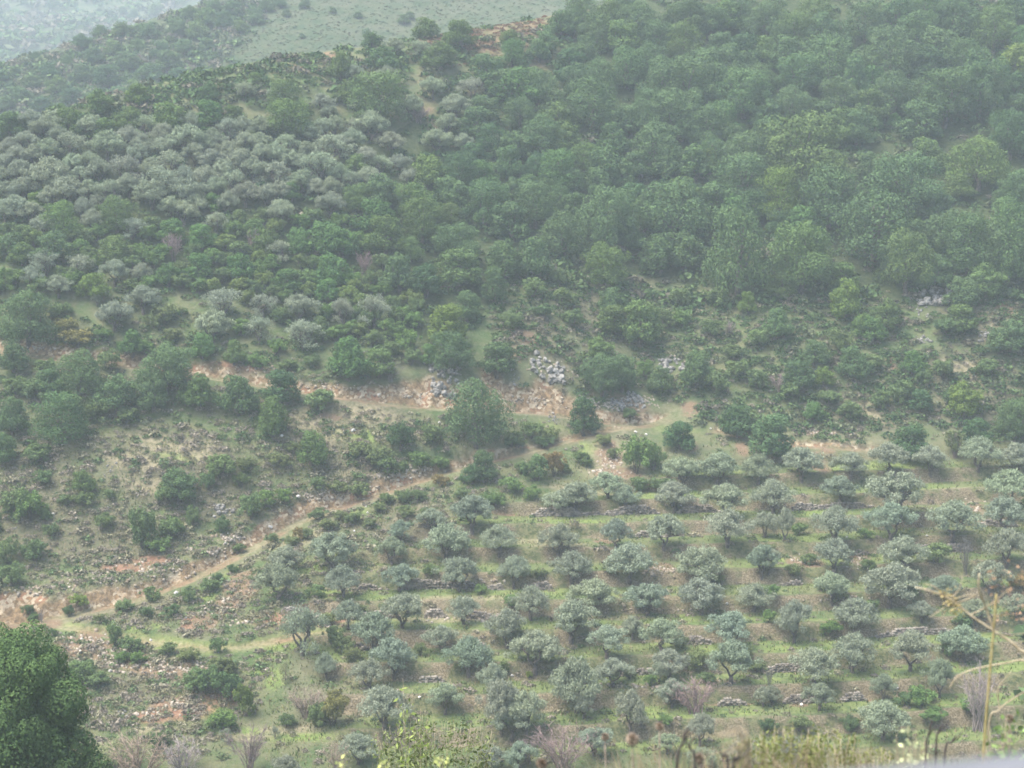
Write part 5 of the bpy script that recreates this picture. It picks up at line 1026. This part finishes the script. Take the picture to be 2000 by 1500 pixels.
NOUN = dict(oak='oak', olive='olive tree', bush='shrub', bare='leafless shrub', hill='hazy far tree'); CAT = dict(oak='tree', olive='tree', bush='shrub', bare='shrub', hill='tree')
SPECIAL = {id(nt_): 'big dark green tree close by at the lower left corner', id(yb_): 'shrub covered in yellow flowers beside the pale track', id(YB2): 'tiny yellow flowering clump under a two-stemmed olive',
           }
fixed = {(930, 128): 'biggest oak beside the track, broad and pale green', (1140, 70): 'dark rounded oak at the track bend', (900, 58): 'round yellow-green oak standing on the red ridge', (119, 122): 'big pale green oak above the heath slope at left',
         (1573, 172): 'widest domed oak, yellowish green, in the upper right wood', (1443, 130): 'tall pale green oak at the front of the right-hand wood', (1709, 164): 'huge spreading oak in the right-hand wood', (193, 57): 'yellowish round oak on the ridge line at left',
         (1387, 32): 'tiny yellow tree in a dark gap of the wood', (737, 114): 'broad yellow-green oak behind the upper olives', (182, 64): 'bright yellow-green tree among the left olives', (227, 88): 'yellow-topped oak at the foot of the pale olives',
         (1506, 94): 'dense oak just above the top olive terrace', (1881, 78): 'yellowish round oak on the dry slope at right', (1650, 70): 'slim bright yellow-green oak below the right wood', (874, 84): 'yellow-topped tree right above the grey cliff'}
groups = {}
for t_ in THINGS:
    o = t_['o']
    if "_k" in o: del o["_k"]
    if t_['grp']: o['group'] = t_['grp']
    o['category'] = CAT[t_['kind']]
    if id(o) in SPECIAL: o['label'] = SPECIAL[id(o)]; continue
    fx = fixed.get((int(t_['u']), int(t_['w']))) if t_['kind'] == 'oak' else None
    if fx: o['label'] = fx; continue
    b = min((l for l in LM if not (abs(l[0] - t_['u']) < 12 and abs(l[1] - t_['v']) < 18)), key=lambda l: math.hypot(l[0] - t_['u'], (l[1] - t_['v']) * 1.2))
    groups.setdefault((b[2], compass(t_['u'] - b[0], t_['v'] - b[1]), t_['kind']), []).append((math.hypot(t_['u'] - b[0], t_['v'] - b[1]), id(t_), t_))
med = {k: np.median([t['W'] for t in THINGS if t['kind'] == k] or [1]) for k in NOUN}
for (lm, dr, kd), L in groups.items():
    L.sort(key=lambda a: a[:2])
    for i, (_, _, t_) in enumerate(L):
        s = t_['W'] / med[kd]; size = 'small ' if  s < 0.75 else 'large ' if s > 1.3 else ''
        tn_ = TONE[kd].get(t_['look'], 'green')
        noun = NOUN[kd]
        lb_ = f"{size}{tn_} {noun}, {ORD[i]} {dr} {lm}"
        if len(lb_.split()) > 16: lb_ = f"{tn_} {noun}, {ORD[i]} {dr} {lm}".replace('the middle of the', 'the').replace('the left end of the', 'left end of')
        t_['o']['label'] = lb_
